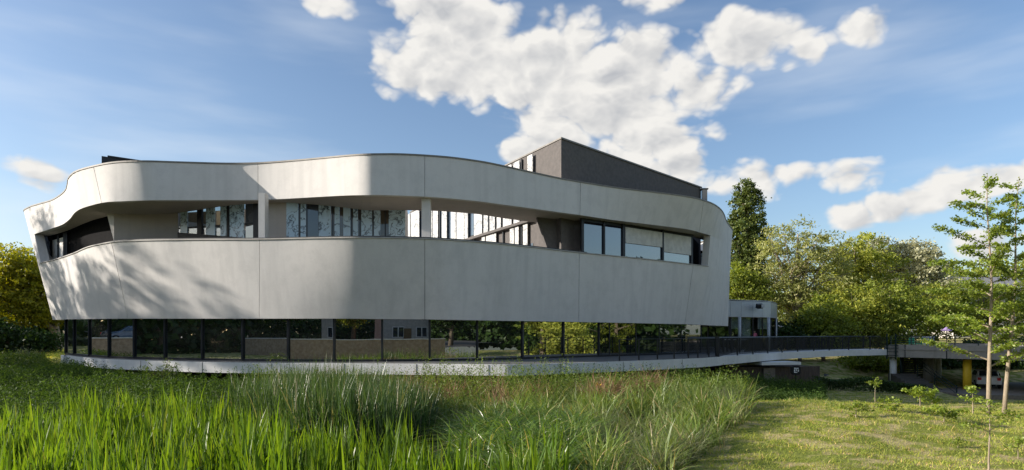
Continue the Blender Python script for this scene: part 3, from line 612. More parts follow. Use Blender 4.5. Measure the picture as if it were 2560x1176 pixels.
# walkway railing in front of the right-hand glazing
W = thing('walkway_railing', (*XY(1650, 31.6), CZ+ZSL), 'dark metal walkway railing along the slab in front of the patterned glazing', 'railing')
def slp(px, inset=.15):
    t = np.interp(px, [p[0] for p in SL_PX], range(len(SL_PX))); q = SLC(t)[0]; return Vector((q[0]-.05, q[1]+inset))
pts = [1554, 1602, 1647, 1685, 1720, 1749, 1772, 1795]
for p in pts: q = slp(p); MB().box((q.x, q.y, CZ+ZSL+.54), (.06, .06, 1.06)).build('post', M['dark'], W)
for z in (.25, .42, .59, .76, .93): MB().tube([(*slp(p), CZ+ZSL+z) for p in pts], .005, 5).build('wire', M['dark'], W)
MB().tube([(*slp(p), CZ+ZSL+1.08) for p in pts], .018, 6).build('handrail', M['dark'], W)
q = slp(1797); MB().box((q.x, q.y, CZ+ZSL+.58), (.2, .14, 1.2)).build('end_post', M['dark'], W)
# ------------------------------------------------------------------ footbridge
BR = thing('footbridge', (*XY(2000, 46), CZ+ZSL), 'slim pale concrete footbridge with dark railing leading right from the building', 'bridge')
br_px = [(1801,892.4),(1840,890),(1880,887),(1964,881.5),(2030,878.5),(2086,876.3),(2150,875),(2221,873.8)]
brc = Curve([(i, (*XY(px, slD(y)), CZ+ZSL)) for i, (px, y) in enumerate(br_px)])
u = np.linspace(0, 7, 60); f_ = brc(u); tg = np.gradient(f_, axis=0); nb = np.stack([-tg[:, 1], tg[:, 0], 0*tg[:, 0]], 1); nb /= np.linalg.norm(nb, axis=1, keepdims=True); bk = f_+nb*2.2
MB().prism([(p[0], p[1]) for p in f_]+[(p[0], p[1]) for p in bk[::-1]], CZ+ZSL-.48, CZ+ZSL+.002).build('deck', M['slab'], BR)
for line, nm in ((f_+nb*.12, 'front'), (bk-nb*.12, 'back')):
    seg = np.linalg.norm(np.diff(line, axis=0), axis=1); s = np.concatenate([[0], np.cumsum(seg)]); 
    def at(d): return Vector((np.interp(d, s, line[:, 0]), np.interp(d, s, line[:, 1]), CZ+ZSL))
    m = MB(); k = 0.1
    while k < s[-1]: q = at(k); m.box((q.x, q.y, q.z+.56), (.025, .025, .98)); k += .13
    m.build('balusters', M['dark'], BR, kind='stuff')
    MB().tube([p+np.array((0, 0, 1.1)) for p in line[::3]], .03, 6).build('handrail', M['dark'], BR); MB().tube([p+np.array((0, 0, .08)) for p in line[::3]], .02, 6).build('bottom_rail', M['dark'], BR)
    for d in np.arange(0, s[-1], 2.6): q = at(d); MB().box((q.x, q.y, q.z+.55), (.07, .07, 1.1)).build('post', M['dark'], BR)
# ------------------------------------------------------------------ curved pavilion behind the bridge
PV = thing('curved_pavilion', (*XY(1880, 52), CZ+ZSL), 'low round-cornered pavilion with silver panels over full-height windows beside the bridge', 'building')
pv = [(1700,49),(1770,50.2),(1826,51),(1853,51.4),(1882,52),(1906,52.6),(1927,53.8),(1938,55.6),(1943,58),(1930,64)]
zc0, zc1, zf = Zat(793, 51.5), Zat(750, 51.5), CZ-1.5
for i in range(len(pv)-1):
    A, C = Vector(XY(*pv[i])), Vector(XY(*pv[i+1])); d = (C-A).normalized()*.012
    MB().wallbox(A+d, C-d, zc0, zc1, .12).build('cladding_panel', M['metalpanel'], PV)
    MB().wallbox(A, C, zc0+.01, zc1-.03, .05, .125).build('cladding_back', M['joint'], PV)
pp = [Vector(XY(*p)) for p in pv]
MB().prism(pp+[Vector(XY(1700, 62))], zc1-.12, zc1-.04).build('roof', M['greyroof'], PV)
MB().prism(pp+[Vector(XY(1700, 62))], zc0-.02, zc0+.005).build('ceiling', M['brown'], PV)
ins = [Vector(XY(px, D+.35)) for px, D in pv]
for i in range(len(ins)-1):
    if i == 4:          # open doorway between the glass leaves
        A, C = ins[i], ins[i+1]; d = C-A; MB().wallbox(A+d*.62, C, zf, zc0, .04).build('glass_leaf', M['clear'], PV); continue
    MB().wallbox(ins[i], ins[i+1], zf, zc0, .04).build('glass_pane', M['clear'], PV)
for i, q in enumerate(ins): MB().box((q.x, q.y, (zf+zc0)/2), (.10, .10, zc0-zf)).build('mullion', M['dark'], PV)
for px, D in ((1849, 51.0), (1921.5, 52.6), (1939, 57)): x, y = XY(px, D); MB().tube([(x, y, zf), (x, y, zc0)], .13, 12).build('column', M['metalcol'], PV, True)
for a, c in ((1826,1845),(1854,1876),(1895,1917)):
    Da = np.interp(a, [p[0] for p in pv[:8]], [p[1] for p in pv[:8]])+.55; Dc = np.interp(c, [p[0] for p in pv[:8]], [p[1] for p in pv[:8]])+.55
    MB().wallbox(XY(a, Da), XY(c, Dc), zc0-1.0 if a != 1854 else zc0-1.75, zc0-.01, .02).build('window_blind', M['blind'], PV)
MB().wallbox(XY(1700, 56), XY(1925, 59.5), zf, zc0-.03, .1).build('back_wall', M['joint'], PV)
MB().prism(pp+[Vector(XY(1700, 62))], CZ-1.75, zf-.002).build('floor', M['deckfloor'], PV)
MB().wallbox(XY(1812, 50.9), XY(1893, 52.2), CZ-.62, CZ-.54, .08).build('window_rail', M['metalcol'], PV)
FL = thing('floodlight', P(1893, 766, 51.8), 'small dark floodlight fixed to the silver panels of the pavilion', 'floodlight')
q = P(1897, 766, 51.75); MB().box((q.x, q.y-.14, q.z), (.5, .34, .36), .3, Matrix.Rotation(.35, 3, 'X') @ Matrix.Rotation(.25, 3, 'Z')).build('housing', M['dark'], FL)
MB().box((q.x+.22, q.y-.22, q.z), (.26, .26, .28)).build('lens', M['metalpanel'], FL); MB().box((q.x, q.y+.1, q.z-.05), (.12, .3, .12)).build('bracket', M['dark'], FL)
AW = thing('white_canopy', (*XY(1950, 60), h1(*XY(1950, 60))), 'small white canopy on a leaning post just right of the round pavilion', 'canopy')
q = [P(1942, 812, 60), P(1966, 818, 60), P(1966, 821, 60), P(1942, 816, 60)]; m = MB(); m.add(q+[v+Vector((.3, 2.5, 0)) for v in q], [(0,3,2,1),(4,5,6,7),(0,1,5,4),(3,7,6,2),(0,4,7,3),(1,2,6,5)]); m.build('roof_sheet', M['white'], AW)
MB().tube([P(1962, 820, 60.2), P(1956, 830, 60.2), P(1952, 848, 60.2), P(1951, 875, 60.2)], .09, 6).build('post', M['white'], AW)
m = MB(); q = [P(1944, 848, 60.4), P(1952, 832, 60.4), P(1956, 850, 60.4), P(1955, 872, 60.4), P(1944, 872, 60.4)]; m.add(q+[v+Vector((0, .3, 0)) for v in q], [(4,3,2,1,0),(5,6,7,8,9)]+[(i,(i+1)%5,5+(i+1)%5,5+i) for i in range(5)]); m.build('side_sheet', M['white'], AW)
# ------------------------------------------------------------------ old concrete deck on columns, right
DK = thing('raised_deck', (*XY(2400, 46), h1(*XY(2400, 46))), 'raised concrete deck with heavy edge beam at the end of the footbridge', 'deck')
A = Vector(XY(2222, 51.4)); Bq = Vector(XY(2760, 41.5)); dd = (Bq-A).normalized(); nn_ = Vector((-dd.y, dd.x)); LEN = (Bq-A).length
zt, zb = Zat(862, 51.2), Zat(893, 51.2)
MB().prism([A, Bq, Bq+nn_*.35, A+nn_*.35], zb, zt).build('edge_beam', M['oldconc'], DK)
MB().prism([A-nn_*.06, Bq-nn_*.06, Bq-nn_*.002, A-nn_*.002], zt-.42, zt-.34).build('drip_course', M['oldconc'], DK)
MB().prism([A+nn_*.352, Bq+nn_*.352, Bq+nn_*11, A+nn_*11], CZ+ZSL-.35, CZ+ZSL-.02).build('deck_slab', M['oldconc'], DK)
MB().prism([A+nn_*11.002, Bq+nn_*11.002, Bq+nn_*11.3, A+nn_*11.3], zb, zt).build('edge_beam', M['oldconc'], DK)
MB().prism([A-dd*.3, A-dd*.003, A-dd*.003+nn_*11, A-dd*.3+nn_*11], zb, zt-.1).build('end_beam', M['oldconc'], DK)
for px, yt in ((2262, 0), (2366, 0)):
    s = onl(px, (2222, 51.4), (2760, 41.5)); MB().box((s.x, s.y-.03, (zt+zb)/2), (.05, .05, zt-zb), 0).build('beam_joint', M['joint'], DK)
def col(px, D, ytop, ybot, r, mat, name='column'):
    x, y = XY(px, D); z1_ = zb+.0; z0_ = h1(x, y)-.2; return MB().tube([(x, y, z0_), (x, y, CZ+ZSL-.36 if D > 52 else z1_)], r, 16).build(name, M[mat], DK, True)
col(2233, 51.9, 893, 957, .26, 'slab'); col(2346, 55, 890, 950, .24, 'white'); col(2418, 48.2, 897, 1000, .29, 'yellow'); col(2322, 53, 893, 950, .42, 'oldconc'); col(2254, 53, 893, 950, .14, 'greenmetal'); col(2610, 46, 893, 950, .26, 'oldconc')
RL = thing('deck_railing', (A.x, A.y, zt), 'dark green metal railing standing along the raised deck edge', 'railing')
k = 0
while k < LEN:
    q = A+dd*(k+.1)+nn_*.17; MB().box((q.x, q.y, zt+.36), (.07, .07, .74), math.atan2(dd.y, dd.x)).build('post', M['greenmetal'], RL); k += 1.5
for z in (.18, .36, .54, .72): q0 = A+dd*.1+nn_*.17; q1 = Bq+nn_*.17; MB().tube([(q0.x, q0.y, zt+z), (q1.x, q1.y, zt+z)], .022, 6).build('rail', M['greenmetal'], RL)
m = MB()
for s_, a0 in ((-.1, 0), (.55, 0)): q = A+dd*s_-nn_*.12; m.box((q.x, q.y, (zt+zb)/2+.35), (.09, .09, zt-zb+1.1))
m.build('bracket_post', M['greenmetal'], RL)
for z in (.15, .45, .75, 1.0): q0 = A-dd*.1-nn_*.12; q1 = A+dd*.75-nn_*.12; MB().tube([(q0.x, q0.y, zb+z), (q1.x, q1.y, zb+z)], .025, 6).build('bracket_rail', M['greenmetal'], RL)
# louvred screen and stair below the deck
SC = thing('louvre_screen', (*XY(2285, 53.5), h1(*XY(2285, 53.5))), 'dark slatted screen under the deck behind the stair', 'screen')
for i in range(13):
    z = Zat(948, 53.5)+i*.165
    a, c = P(2257, 900, 53.6), P(2318, 900, 54.2); m = MB(); m.prism([(a.x, a.y), (c.x, c.y), (c.x, c.y+.12), (a.x, a.y+.12)], z, z+.10).build('slat', M['joint'], SC)
for px in (2258, 2288, 2316): x, y = XY(px, 53.85); MB().box((x, y, (Zat(952, 53.8)+zb)/2), (.1, .1, zb-Zat(952, 53.8))).build('post', M['joint'], SC)
STR = thing('concrete_stair', (*XY(2330, 48), h1(*XY(2330, 48))), 'flight of worn concrete steps going down under the deck', 'stair')
p0, p1 = P(2262, 935, 51.5), P(2372, 1000, 45.5)
for i in range(10):
    a = p0.lerp(p1, i/10); c = p0.lerp(p1, (i+1)/10); MB().box(((a.x+c.x)/2, (a.y+c.y)/2+.6, a.z-.45), ((c-a).length+.12, 1.9, .9), math.atan2(c.y-a.y, c.x-a.x)).build('step', M['shadeconc'], STR)
for k, (zz, nm) in enumerate(((.95, 'handrail'), (.7, 'rail'), (.45, 'rail'))): MB().tube([p0+Vector((.8, -.5, zz+.3)), p1+Vector((.3, -.5, zz))], .025, 6).build(nm, M['greenmetal'], STR)
for s_ in (.1, .5, .95): q = p0.lerp(p1, s_)+Vector((.4, -.5, 0)); MB().box((q.x, q.y, q.z+.5), (.05, .05, 1.1)).build('post', M['greenmetal'], STR)
pq = [XY(2255, 50.5), XY(2390, 45), XY(2440, 44), XY(2560, 43.5), XY(2600, 60), XY(2240, 60)]
zg = h1(*XY(2400, 46))+.35
MB().prism(pq, -3.5, zg+.1).build('paved_yard', M['pave'], kind='structure')
# white car parked beyond the yellow column
def car(name, loc, rz, paint, label, group=None):
    t = thing(name, loc, label, 'car', group); Mx = Matrix.Translation(loc) @ Matrix.Rotation(rz, 4, 'Z')
    def part(m, nm, mat, par, smooth=False):
        m.v = [tuple(Mx @ Vector(v)) for v in m.v]; return m.build(nm, mat, par, smooth)
    prof = [(-2.05,.35),(-2.1,.62),(-2.0,.92),(-1.75,1.0),(-1.35,1.38),(-.6,1.48),(.3,1.42),(1.0,1.0),(1.85,.86),(2.08,.6),(2.05,.35)]
    m = MB(); n = len(prof); rows = []
    for y, sx, sz in ((-.82, .97, .96), (-.78, 1, 1), (.78, 1, 1), (.82, .97, .96)):
        yy = [y*(1 if z < 1.0 else .82) for x, z in prof]; rows.append([(x*sx, yy[i], .35+(z-.35)*sz) for i, (x, z) in enumerate(prof)])
    vs = [v for r in rows for v in r]; fs = [(j*n+i, j*n+(i+1) % n, (j+1)*n+(i+1) % n, (j+1)*n+i) for j in range(3) for i in range(n)]; fs += [tuple(range(n-1, -1, -1)), tuple(range(3*n, 4*n))]
    body = part(m.add(vs, fs), 'body', paint, t, False)
    for sgn in (-1, 1):
        yo = .70*sgn
        for xs_ in ([(-1.5,1.04),(-1.22,1.33),(-.45,1.40),(-.45,1.02)], [(-.38,1.02),(-.38,1.40),(.25,1.34),(.8,1.0)]):
            m = MB(); m.add([(x, yo*(1.155 if z < 1.1 else 1.0)+.012*sgn, z) for x, z in xs_]+[(x, yo*(1.155 if z < 1.1 else 1.0)-.04*sgn, z) for x, z in xs_], [(0,1,2,3),(7,6,5,4),(0,4,5,1),(2,6,7,3)]); part(m, 'side_window', M['glass_up'], t)
        for x in (-1.3, 1.3):
            m = MB().tube([(x, .66*sgn, .32), (x, .86*sgn, .32)], .32, 16); w = part(m, 'wheel', M['tyre'], t); part(MB().tube([(x, .84*sgn, .32), (x, .87*sgn, .32)], .19, 12), 'hub', M['metalpanel'], w)
        part(MB().box((-2.06, .62*sgn, .78), (.08, .24, .22)), 'tail_light', M['red'], t); part(MB().box((2.0, .58*sgn, .68), (.14, .3, .14)), 'headlight', M['white'], t)
    m = MB(); m.add([(-1.80,-.6,1.02),(-1.80,.6,1.02),(-1.40,.55,1.38),(-1.40,-.55,1.38)], [(0,3,2,1)]); m.v += [(x+.05, y, z-.03) for x, y, z in m.v]; part(m, 'rear_window', M['glass_up'], t)
    m = MB(); m.add([(1.0,-.62,1.04),(1.0,.62,1.04),(.36,.55,1.43),(.36,-.55,1.43)], [(0,1,2,3)]); m.v = [(x+.02, y, z) for x, y, z in m.v]; part(m, 'windscreen', M['glass_up'], t)
    return t
x, y = XY(2462, 50.5); car('parked_car', Vector((x, y, zg+.102)), R(60), M['carwhite'], 'white car parked beyond the yellow column under the deck')
# brown service wall, canopy slab and black mailbox-like box on a post, below the bridge
SH = thing('service_shed', (*XY(1940, 41), h1(*XY(1940, 41))), 'dark brown boarded service shed tucked beneath the footbridge', 'shed')
ws, we = Vector(XY(1826, 40.2)), Vector(XY(2050, 41.6)); zs1 = Zat(917, 41); zs0 = -1.2; nB = 22
for i in range(nB):
    a = ws.lerp(we, i/nB+.001); c = ws.lerp(we, (i+1)/nB-.001); MB().wallbox(a, c, zs0, zs1+random.uniform(-.01, .01), .06, random.uniform(0, .012)).build('board', M['wood'], SH)
MB().wallbox(ws, we, zs0, zs1-.03, 3, .08).build('wall_core', M['wood'], SH)
MB().wallbox(XY(1905, 40.0), XY(2003, 40.7), Zat(913, 40.3), Zat(906, 40.3), 1.6).build('cover_slab', M['slab'], SH)
MB().wallbox(XY(1910, 40.5), XY(1938, 40.7), -.3, Zat(921, 40.5), .1).build('hatch', M['pave'], SH)
SG = thing('notice_box', (*XY(1988, 39.5), h1(*XY(1988, 39.5))), 'black rounded box with white marks on a short post before the shed', 'box')
q = P(1989, 926, 39.6)
m = MB(); N8 = 16; vs = []
for yy in (-.11, .11):
    for k in range(N8):
        t = 2*math.pi*k/N8; vs.append((q.x+.29*abs(math.cos(t))**.6*math.copysign(1, math.cos(t)), q.y+yy, q.z+.30*abs(math.sin(t))**.6*math.copysign(1, math.sin(t))))
m.add(vs, [tuple(range(N8)), tuple(range(2*N8-1, N8-1, -1))]+[(k, N8+k, N8+(k+1) % N8, (k+1) % N8) for k in range(N8)]).build('box_body', M['tyre'], SG)
mk = MB()
for (dx, dz, w, h) in ((-.10,.12,.10,.10),(.06,.13,.16,.06),(-.12,-.02,.08,.12),(.0,.02,.06,.10),(.12,-.02,.07,.14),(-.05,-.13,.2,.05)): mk.box((q.x+dx, q.y-.118, q.z+dz), (w, .012, h))
mk.build('white_mark', M['white'], SG); MB().tube([(q.x, q.y, q.z-.3), (q.x, q.y, h1(q.x, q.y)-.1)], .04, 8).build('post', M['tyre'], SG)
# chairs, table and parasol on the deck
def chair(px, D, rz, label):
    x, y = XY(px, D); z = CZ+ZSL; t = thing('garden_chair', (x, y, z), label, 'chair', 'green chairs on the raised deck'); Mx = Matrix.Translation((x, y, z)) @ Matrix.Rotation(rz, 4, 'Z')
    def part(m, nm): m.v = [tuple(Mx @ Vector(v)) for v in m.v]; m.build(nm, M['greenplastic'], t)
    part(MB().box((0, 0, .44), (.46, .46, .05)), 'seat'); part(MB().box((0, .22, .72), (.44, .05, .52), M=Matrix.Rotation(-.18, 3, 'X')), 'backrest')
    for sx in (-1, 1):
        for sy in (-1, 1): part(MB().box((.19*sx, .19*sy, .21), (.05, .05, .42)), 'leg')
        part(MB().box((.25*sx, 0, .64), (.05, .42, .04)), 'armrest')
chair(2279, 54.5, 2.6, 'green plastic chair on the deck, the left one nearer the bridge'); chair(2299, 55.0, -2.5, 'green plastic chair on the deck, the right one of two')
TB = thing('cafe_table', (*XY(2289, 55.6), CZ+ZSL), 'small pale round table between the two green chairs on the deck', 'table'); x, y = XY(2289, 55.6)
MB().tube([(x, y, CZ+ZSL+.98), (x, y, CZ+ZSL+1.02)], .35, 16).build('table_top', M['cream'], TB); MB().tube([(x, y, CZ+ZSL), (x, y, CZ+ZSL+.98)], .03, 8).build('leg', M['dark'], TB); MB().tube([(x, y, CZ+ZSL), (x, y, CZ+ZSL+.04)], .22, 12).build('base', M['dark'], TB)
PB = thing('purple_parasol', (*XY(2366, 56), CZ+ZSL), 'low purple parasol open on the deck behind the young tree branches', 'parasol'); q = P(2366, 824, 56); PR = .45
m = MB(); vs = [(q.x, q.y, q.z+.25)]+[(q.x+PR*math.cos(k*math.pi/4), q.y+PR*math.sin(k*math.pi/4), q.z-.12) for k in range(8)]+[(q.x, q.y, q.z+.2)]+[(q.x+(PR-.02)*math.cos(k*math.pi/4), q.y+(PR-.02)*math.sin(k*math.pi/4), q.z-.15) for k in range(8)]
m.add(vs, [(0, 1+k, 1+(k+1) % 8) for k in range(8)]+[(9, 10+(k+1) % 8, 10+k) for k in range(8)]+[(1+k, 10+k, 10+(k+1) % 8, 1+(k+1) % 8) for k in range(8)]).build('canopy', M['purple'], PB); MB().tube([(q.x, q.y, CZ+ZSL), (q.x, q.y, q.z+.3)], .025, 8).build('pole', M['dark'], PB)
GB = thing('grey_planter', (*XY(2322, 53.5), CZ+ZSL), 'plain grey planter box standing on the deck beside the chairs', 'planter'); x, y = XY(2321, 53.2)
MB().prism([(x-.3, y-.3), (x+.3, y-.3), (x+.3, y+.3), (x-.3, y+.3)], CZ+ZSL, CZ+ZSL+1.0).build('tub', M['metalcol'], GB); MB().box((x, y, CZ+ZSL+1.03), (.68, .68, .06)).build('rim', M['metalcol'], GB)
# person in the pavilion doorway
def person(px, D, label):
    x, y = XY(px, D); z = CZ-1.5
    J = {'pel': (0,0,.92), 'wst': (0,0,1.08), 'chs': (0,.02,1.30), 'nck': (0,0,1.46), 'hd0': (0,-.02,1.55), 'hd1': (0,-.02,1.68), 'shl': (-.17,0,1.40), 'ell': (-.23,.02,1.14), 'wrl': (-.20,-.12,.94), 'hnl': (-.19,-.16,.87),
         'shr': (.17,0,1.40), 'elr': (.24,.02,1.14), 'wrr': (.21,-.10,.93), 'hnr': (.20,-.14,.86), 'hpl': (-.09,0,.86), 'knl': (-.10,-.03,.48), 'anl': (-.11,0,.08), 'tol': (-.12,-.16,.04), 'hpr': (.09,0,.86), 'knr': (.11,-.02,.48), 'anr': (.13,.03,.08), 'tor': (.15,-.13,.04)}
    E = [('pel','wst'),('wst','chs'),('chs','nck'),('nck','hd0'),('hd0','hd1'),('chs','shl'),('shl','ell'),('ell','wrl'),('wrl','hnl'),('chs','shr'),('shr','elr'),('elr','wrr'),('wrr','hnr'),('pel','hpl'),('hpl','knl'),('knl','anl'),('anl','tol'),('pel','hpr'),('hpr','knr'),('knr','anr'),('anr','tor')]
    rr = {'pel': .15,'wst': .13,'chs': .15,'nck': .055,'hd0': .085,'hd1': .09,'sh': .07,'el': .048,'wr': .034,'hn': .032,'hp': .09,'kn': .06,'an': .04,'to': .035}
    ks = list(J); me = bpy.data.meshes.new('person'); me.from_pydata([J[k] for k in ks], [(ks.index(a), ks.index(b)) for a, b in E], [])
    o = bpy.data.objects.new('tmp', me); COL.objects.link(o); sk = o.modifiers.new('s', 'SKIN'); ss = o.modifiers.new('d', 'SUBSURF'); ss.levels = 2
    for i, k in enumerate(ks): r_ = rr.get(k, rr.get(k[:2], .05)); me.skin_vertices[0].data[i].radius = (r_, r_*.85); me.skin_vertices[0].data[i].use_root = (k == 'pel')
    dg = bpy.context.evaluated_depsgraph_get(); me2 = bpy.data.meshes.new_from_object(o.evaluated_get(dg)); bpy.data.objects.remove(o)
    for mm in ('skin', 'pink', 'cream', 'hair'): me2.materials.append(M[mm])
    for p in me2.polygons:
        c = p.center; p.use_smooth = True
        p.material_index = 0 if c.z > 1.45 or (abs(c.x) > .17 and c.z < 1.2) else 1 if c.z > .84 else 2 if c.z > .12 else 3
    t = thing('person', (x, y, z), label, 'person'); b_ = link('body', me2, None, t); b_.location = (0, 0, 0)
    bm = bmesh.new(); bmesh.ops.create_uvsphere(bm, u_segments=14, v_segments=10, radius=.115)
    for v in bm.verts: v.co.y = v.co.y*1.05+.02; v.co.z = v.co.z*1.1+1.66
    bmesh.ops.delete(bm, geom=[v for v in bm.verts if v.co.z < 1.6 and v.co.y < .03], context='VERTS')
    hm = bpy.data.meshes.new('hair'); bm.to_mesh(hm); bm.free(); h_ = link('hair', hm, M['hair'], t); h_.location = (0, 0, 0)
person(1886, 53.0, 'person in a pink top standing in the pavilion doorway')
# ------------------------------------------------------------------ plants
def blades(name, base, h, w, lean, droop, mat, label, cat, segs=4, kind='stuff', tipw=.12, az=None):
    N = len(base); a = RNG.uniform(0, 2*np.pi, N) if az is None else az; d = np.stack([np.cos(a), np.sin(a), 0*a], 1)
    ph = RNG.uniform(0, 2*np.pi, N); sd = np.stack([np.cos(ph), np.sin(ph), 0*ph], 1)
    V = np.zeros((N, 2*segs+1, 3))
    for k in range(segs+1):
        s = k/segs
        c = base+d*(lean*s+droop*s**2.2*.8)[:, None]*h[:, None]; c[:, 2] = base[:, 2]+h*(s*np.sqrt(np.clip(1-lean**2, .2, 1))-droop*.55*s**3)
        ww = w*(1-(1-tipw)*max(0, (s-.35)/.65)**1.3)*(.8+.2*min(1, s*4))
        if k < segs: V[:, 2*k] = c-sd*ww[:, None]/2; V[:, 2*k+1] = c+sd*ww[:, None]/2
        else: V[:, 2*segs] = c
    o = (np.arange(N)*(2*segs+1))[:, None]
    Q = np.concatenate([o+np.array([2*k, 2*k+1, 2*k+3, 2*k+2]) for k in range(segs-1)]); T = o+np.array([2*segs-2, 2*segs-1, 2*segs])
    return link(name, np_mesh(name, V.reshape(-1, 3), Q, T), mat, label=label, cat=cat, kind=kind)
def scatter(n, x0, x1, y0, y1, fn, clump=0, cn=60, noise=0):
    """points in photo-column / depth space kept where fn(px, D) is true"""
    D = np.sqrt(RNG.uniform(y0**2, y1**2, n)); px = RNG.uniform(x0, x1, n)
    if clump:
        cD = np.sqrt(RNG.uniform(y0**2, y1**2, cn)); cp = RNG.uniform(x0, x1, cn); i = RNG.integers(0, cn, n)
        D = cD[i]+RNG.normal(0, clump, n); px = cp[i]+RNG.normal(0, clump, n)*F/np.maximum(cD[i], 3)
    k = fn(px, D); px, D = px[k], D[k]
    global LAST; LAST = i[k] if clump else np.arange(len(px))
    x = (px-CX)/F*D; return np.stack([x, D, H(x, D)-.03], 1)
def nz(x, y, s=1, o=0): return np.sin(x*s*1.3+o)*np.sin(y*s*1.7+o*2)+.5*np.sin(x*s*2.9+y*s*2.1+o*3)
EDGE_D = np.array([8, 10, 12, 14, 16, 18, 20, 22, 24]); EDGE_P = np.array([1560, 1640, 1700, 1760, 1820, 1870, 1880, 1870, 1840])
def pond(px, D): return (np.abs((px-1075)/75)**2+np.abs((D-14.2)/1.7)**2) < 1+.2*np.sin(px*.13)
# dark wet soil sheet under the reeds, laid just above the lawn sheet
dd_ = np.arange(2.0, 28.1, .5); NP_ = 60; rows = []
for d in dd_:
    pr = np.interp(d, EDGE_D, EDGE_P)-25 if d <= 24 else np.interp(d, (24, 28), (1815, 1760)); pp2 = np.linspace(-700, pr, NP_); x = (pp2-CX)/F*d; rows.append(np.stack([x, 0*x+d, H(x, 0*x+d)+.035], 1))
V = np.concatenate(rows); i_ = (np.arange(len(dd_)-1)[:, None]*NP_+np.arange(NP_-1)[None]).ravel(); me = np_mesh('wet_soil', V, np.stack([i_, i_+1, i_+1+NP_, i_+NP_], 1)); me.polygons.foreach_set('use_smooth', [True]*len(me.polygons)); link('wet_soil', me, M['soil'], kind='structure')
# bright iris leaves, left foreground
far = lambda px: np.interp(px, (0, 120, 300, 420, 560, 650, 800, 1000, 1150, 1350, 1520), (15.5, 16, 18.5, 19.5, 17, 15.5, 13, 11.6, 10.6, 10.4, 8.2))
b = scatter(25000, -40, 1520, 6.3, 20, lambda p, d: (d < far(p)+nz(p*.02, d)*.7) & (RNG.random(len(p)) < np.where(d < 10, .8, 1)) & (nz(p*.012*d*.1, d, 1.1) > -1.15), .09, 1500)
h_ = 1.14*(RNG.uniform(.62, 1.2, 1500)[LAST])*(1+.15*RNG.normal(size=len(b)))*(1+.10*nz(b[:, 0], b[:, 1], .8))
blades('iris_bed', b, h_, RNG.uniform(.032, .068, len(b)), np.abs(RNG.normal(.06, .10, len(b))), np.where(RNG.random(len(b)) < .10, RNG.uniform(.4, 1.1, len(b)), RNG.uniform(0, .15, len(b))), M['iris'], 'bright yellow-green sword-shaped iris leaves filling the left foreground', 'water plants', 5)
# tall dark cattails, centre
b = scatter(15000, 560, 1080, 14, 20.5, lambda p, d: (d > np.interp(p, (560, 650, 800, 1000, 1080), (17, 15.5, 13.6, 13.2, 14.5))) & (((p-840)/260)**2+((d-17)/3.6)**2 < 1+.2*nz(p*.03, d)) & ~pond(p, d))
h_ = np.clip(1.75+.30*RNG.normal(size=len(b)), .8, 2.45)*(1-.18*np.abs((CX+F*b[:, 0]/b[:, 1]-800)/260)**2)
blades('cattail_stand', b, h_, RNG.uniform(.018, .036, len(b)), np.abs(RNG.normal(.06, .11, len(b))), np.where(RNG.random(len(b)) < .14, RNG.uniform(.4, 1.0, len(b)), RNG.uniform(0, .2, len(b))), M['reed'], 'tall dark green cattail stand in the middle of the wetland', 'reeds', 5)
# arching sedge and grass, right centre
def zsed(p, d): e = np.interp(d, EDGE_D, EDGE_P)+18*np.sin(d*3.1)+12*np.sin(d*7.3); return (p < e) & (p > np.interp(d, (7, 10, 12, 15, 18, 22), (1250, 1250, 1150, 1150, 1080, 1040))+20*np.sin(d*4)) & ~pond(p, d)
def znod(p, d): return zsed(p, d) & ((p-1290-25*np.sin(d*1.3))**2/175**2+(d-14.2)**2/3.6**2 < 1)
b = scatter(36000, 800, 1900, 6.5, 21.5, lambda p, d: zsed(p, d) & ~((p-1290)**2/140**2+(d-14.2)**2/2.8**2 < 1), .13, 520)
CH = RNG.uniform(.4, 1.3, 520)[LAST]; h_ = 1.02*CH*(1+.16*RNG.normal(size=len(b)))
blades('sedge_bed', b, np.clip(h_, .25, 1.5), RNG.uniform(.012, .036, len(b)), np.abs(RNG.normal(.14, .16, len(b))), RNG.uniform(.1, 1.0, len(b)), M['sedge'], 'arching green and straw sedges filling the right of the wetland', 'sedges', 5)
b = scatter(15000, 1080, 1480, 10, 18.5, znod, .12, 420)
CH = RNG.uniform(.7, 1.2, 420)[LAST]; h_ = 1.25*CH*(1+.12*RNG.normal(size=len(b)))
blades('nodding_reeds', b, np.clip(h_, .4, 1.7), RNG.uniform(.020, .042, len(b)), np.abs(RNG.normal(.08, .10, len(b))), RNG.uniform(.5, 1.35, len(b)), M['nodding'], 'glossy green reeds with nodding tips right of the dark pond', 'reeds', 6)
b = scatter(1500, 1030, 1160, 18, 20.5, lambda p, d: p > 0); herbs_late = b
b = scatter(6000, 1450, 1900, 11, 21, zsed, .26, 30)
blades('pale_sedge_clumps', b, np.clip(1.1+.16*RNG.normal(size=len(b)), .4, 1.5), RNG.uniform(.006, .012, len(b)), np.abs(RNG.normal(.2, .15, len(b))), RNG.uniform(.3, 1.0, len(b)), M['palesedge'], 'pale grey-green fine sedge clumps among the right-hand grasses', 'sedges', 5)
b = scatter(3500, -30, 110, 6.6, 10.5, lambda p, d: (p < 95) & (d < 10), .3, 8)
blades('pale_sedge_tussock', b, np.clip(1.05+.12*RNG.normal(size=len(b)), .4, 1.4), RNG.uniform(.006, .011, len(b)), np.abs(RNG.normal(.3, .15, len(b))), RNG.uniform(.6, 1.2, len(b)), M['palesedge'], 'drooping pale tussock at the lower left corner', 'sedges', 6)
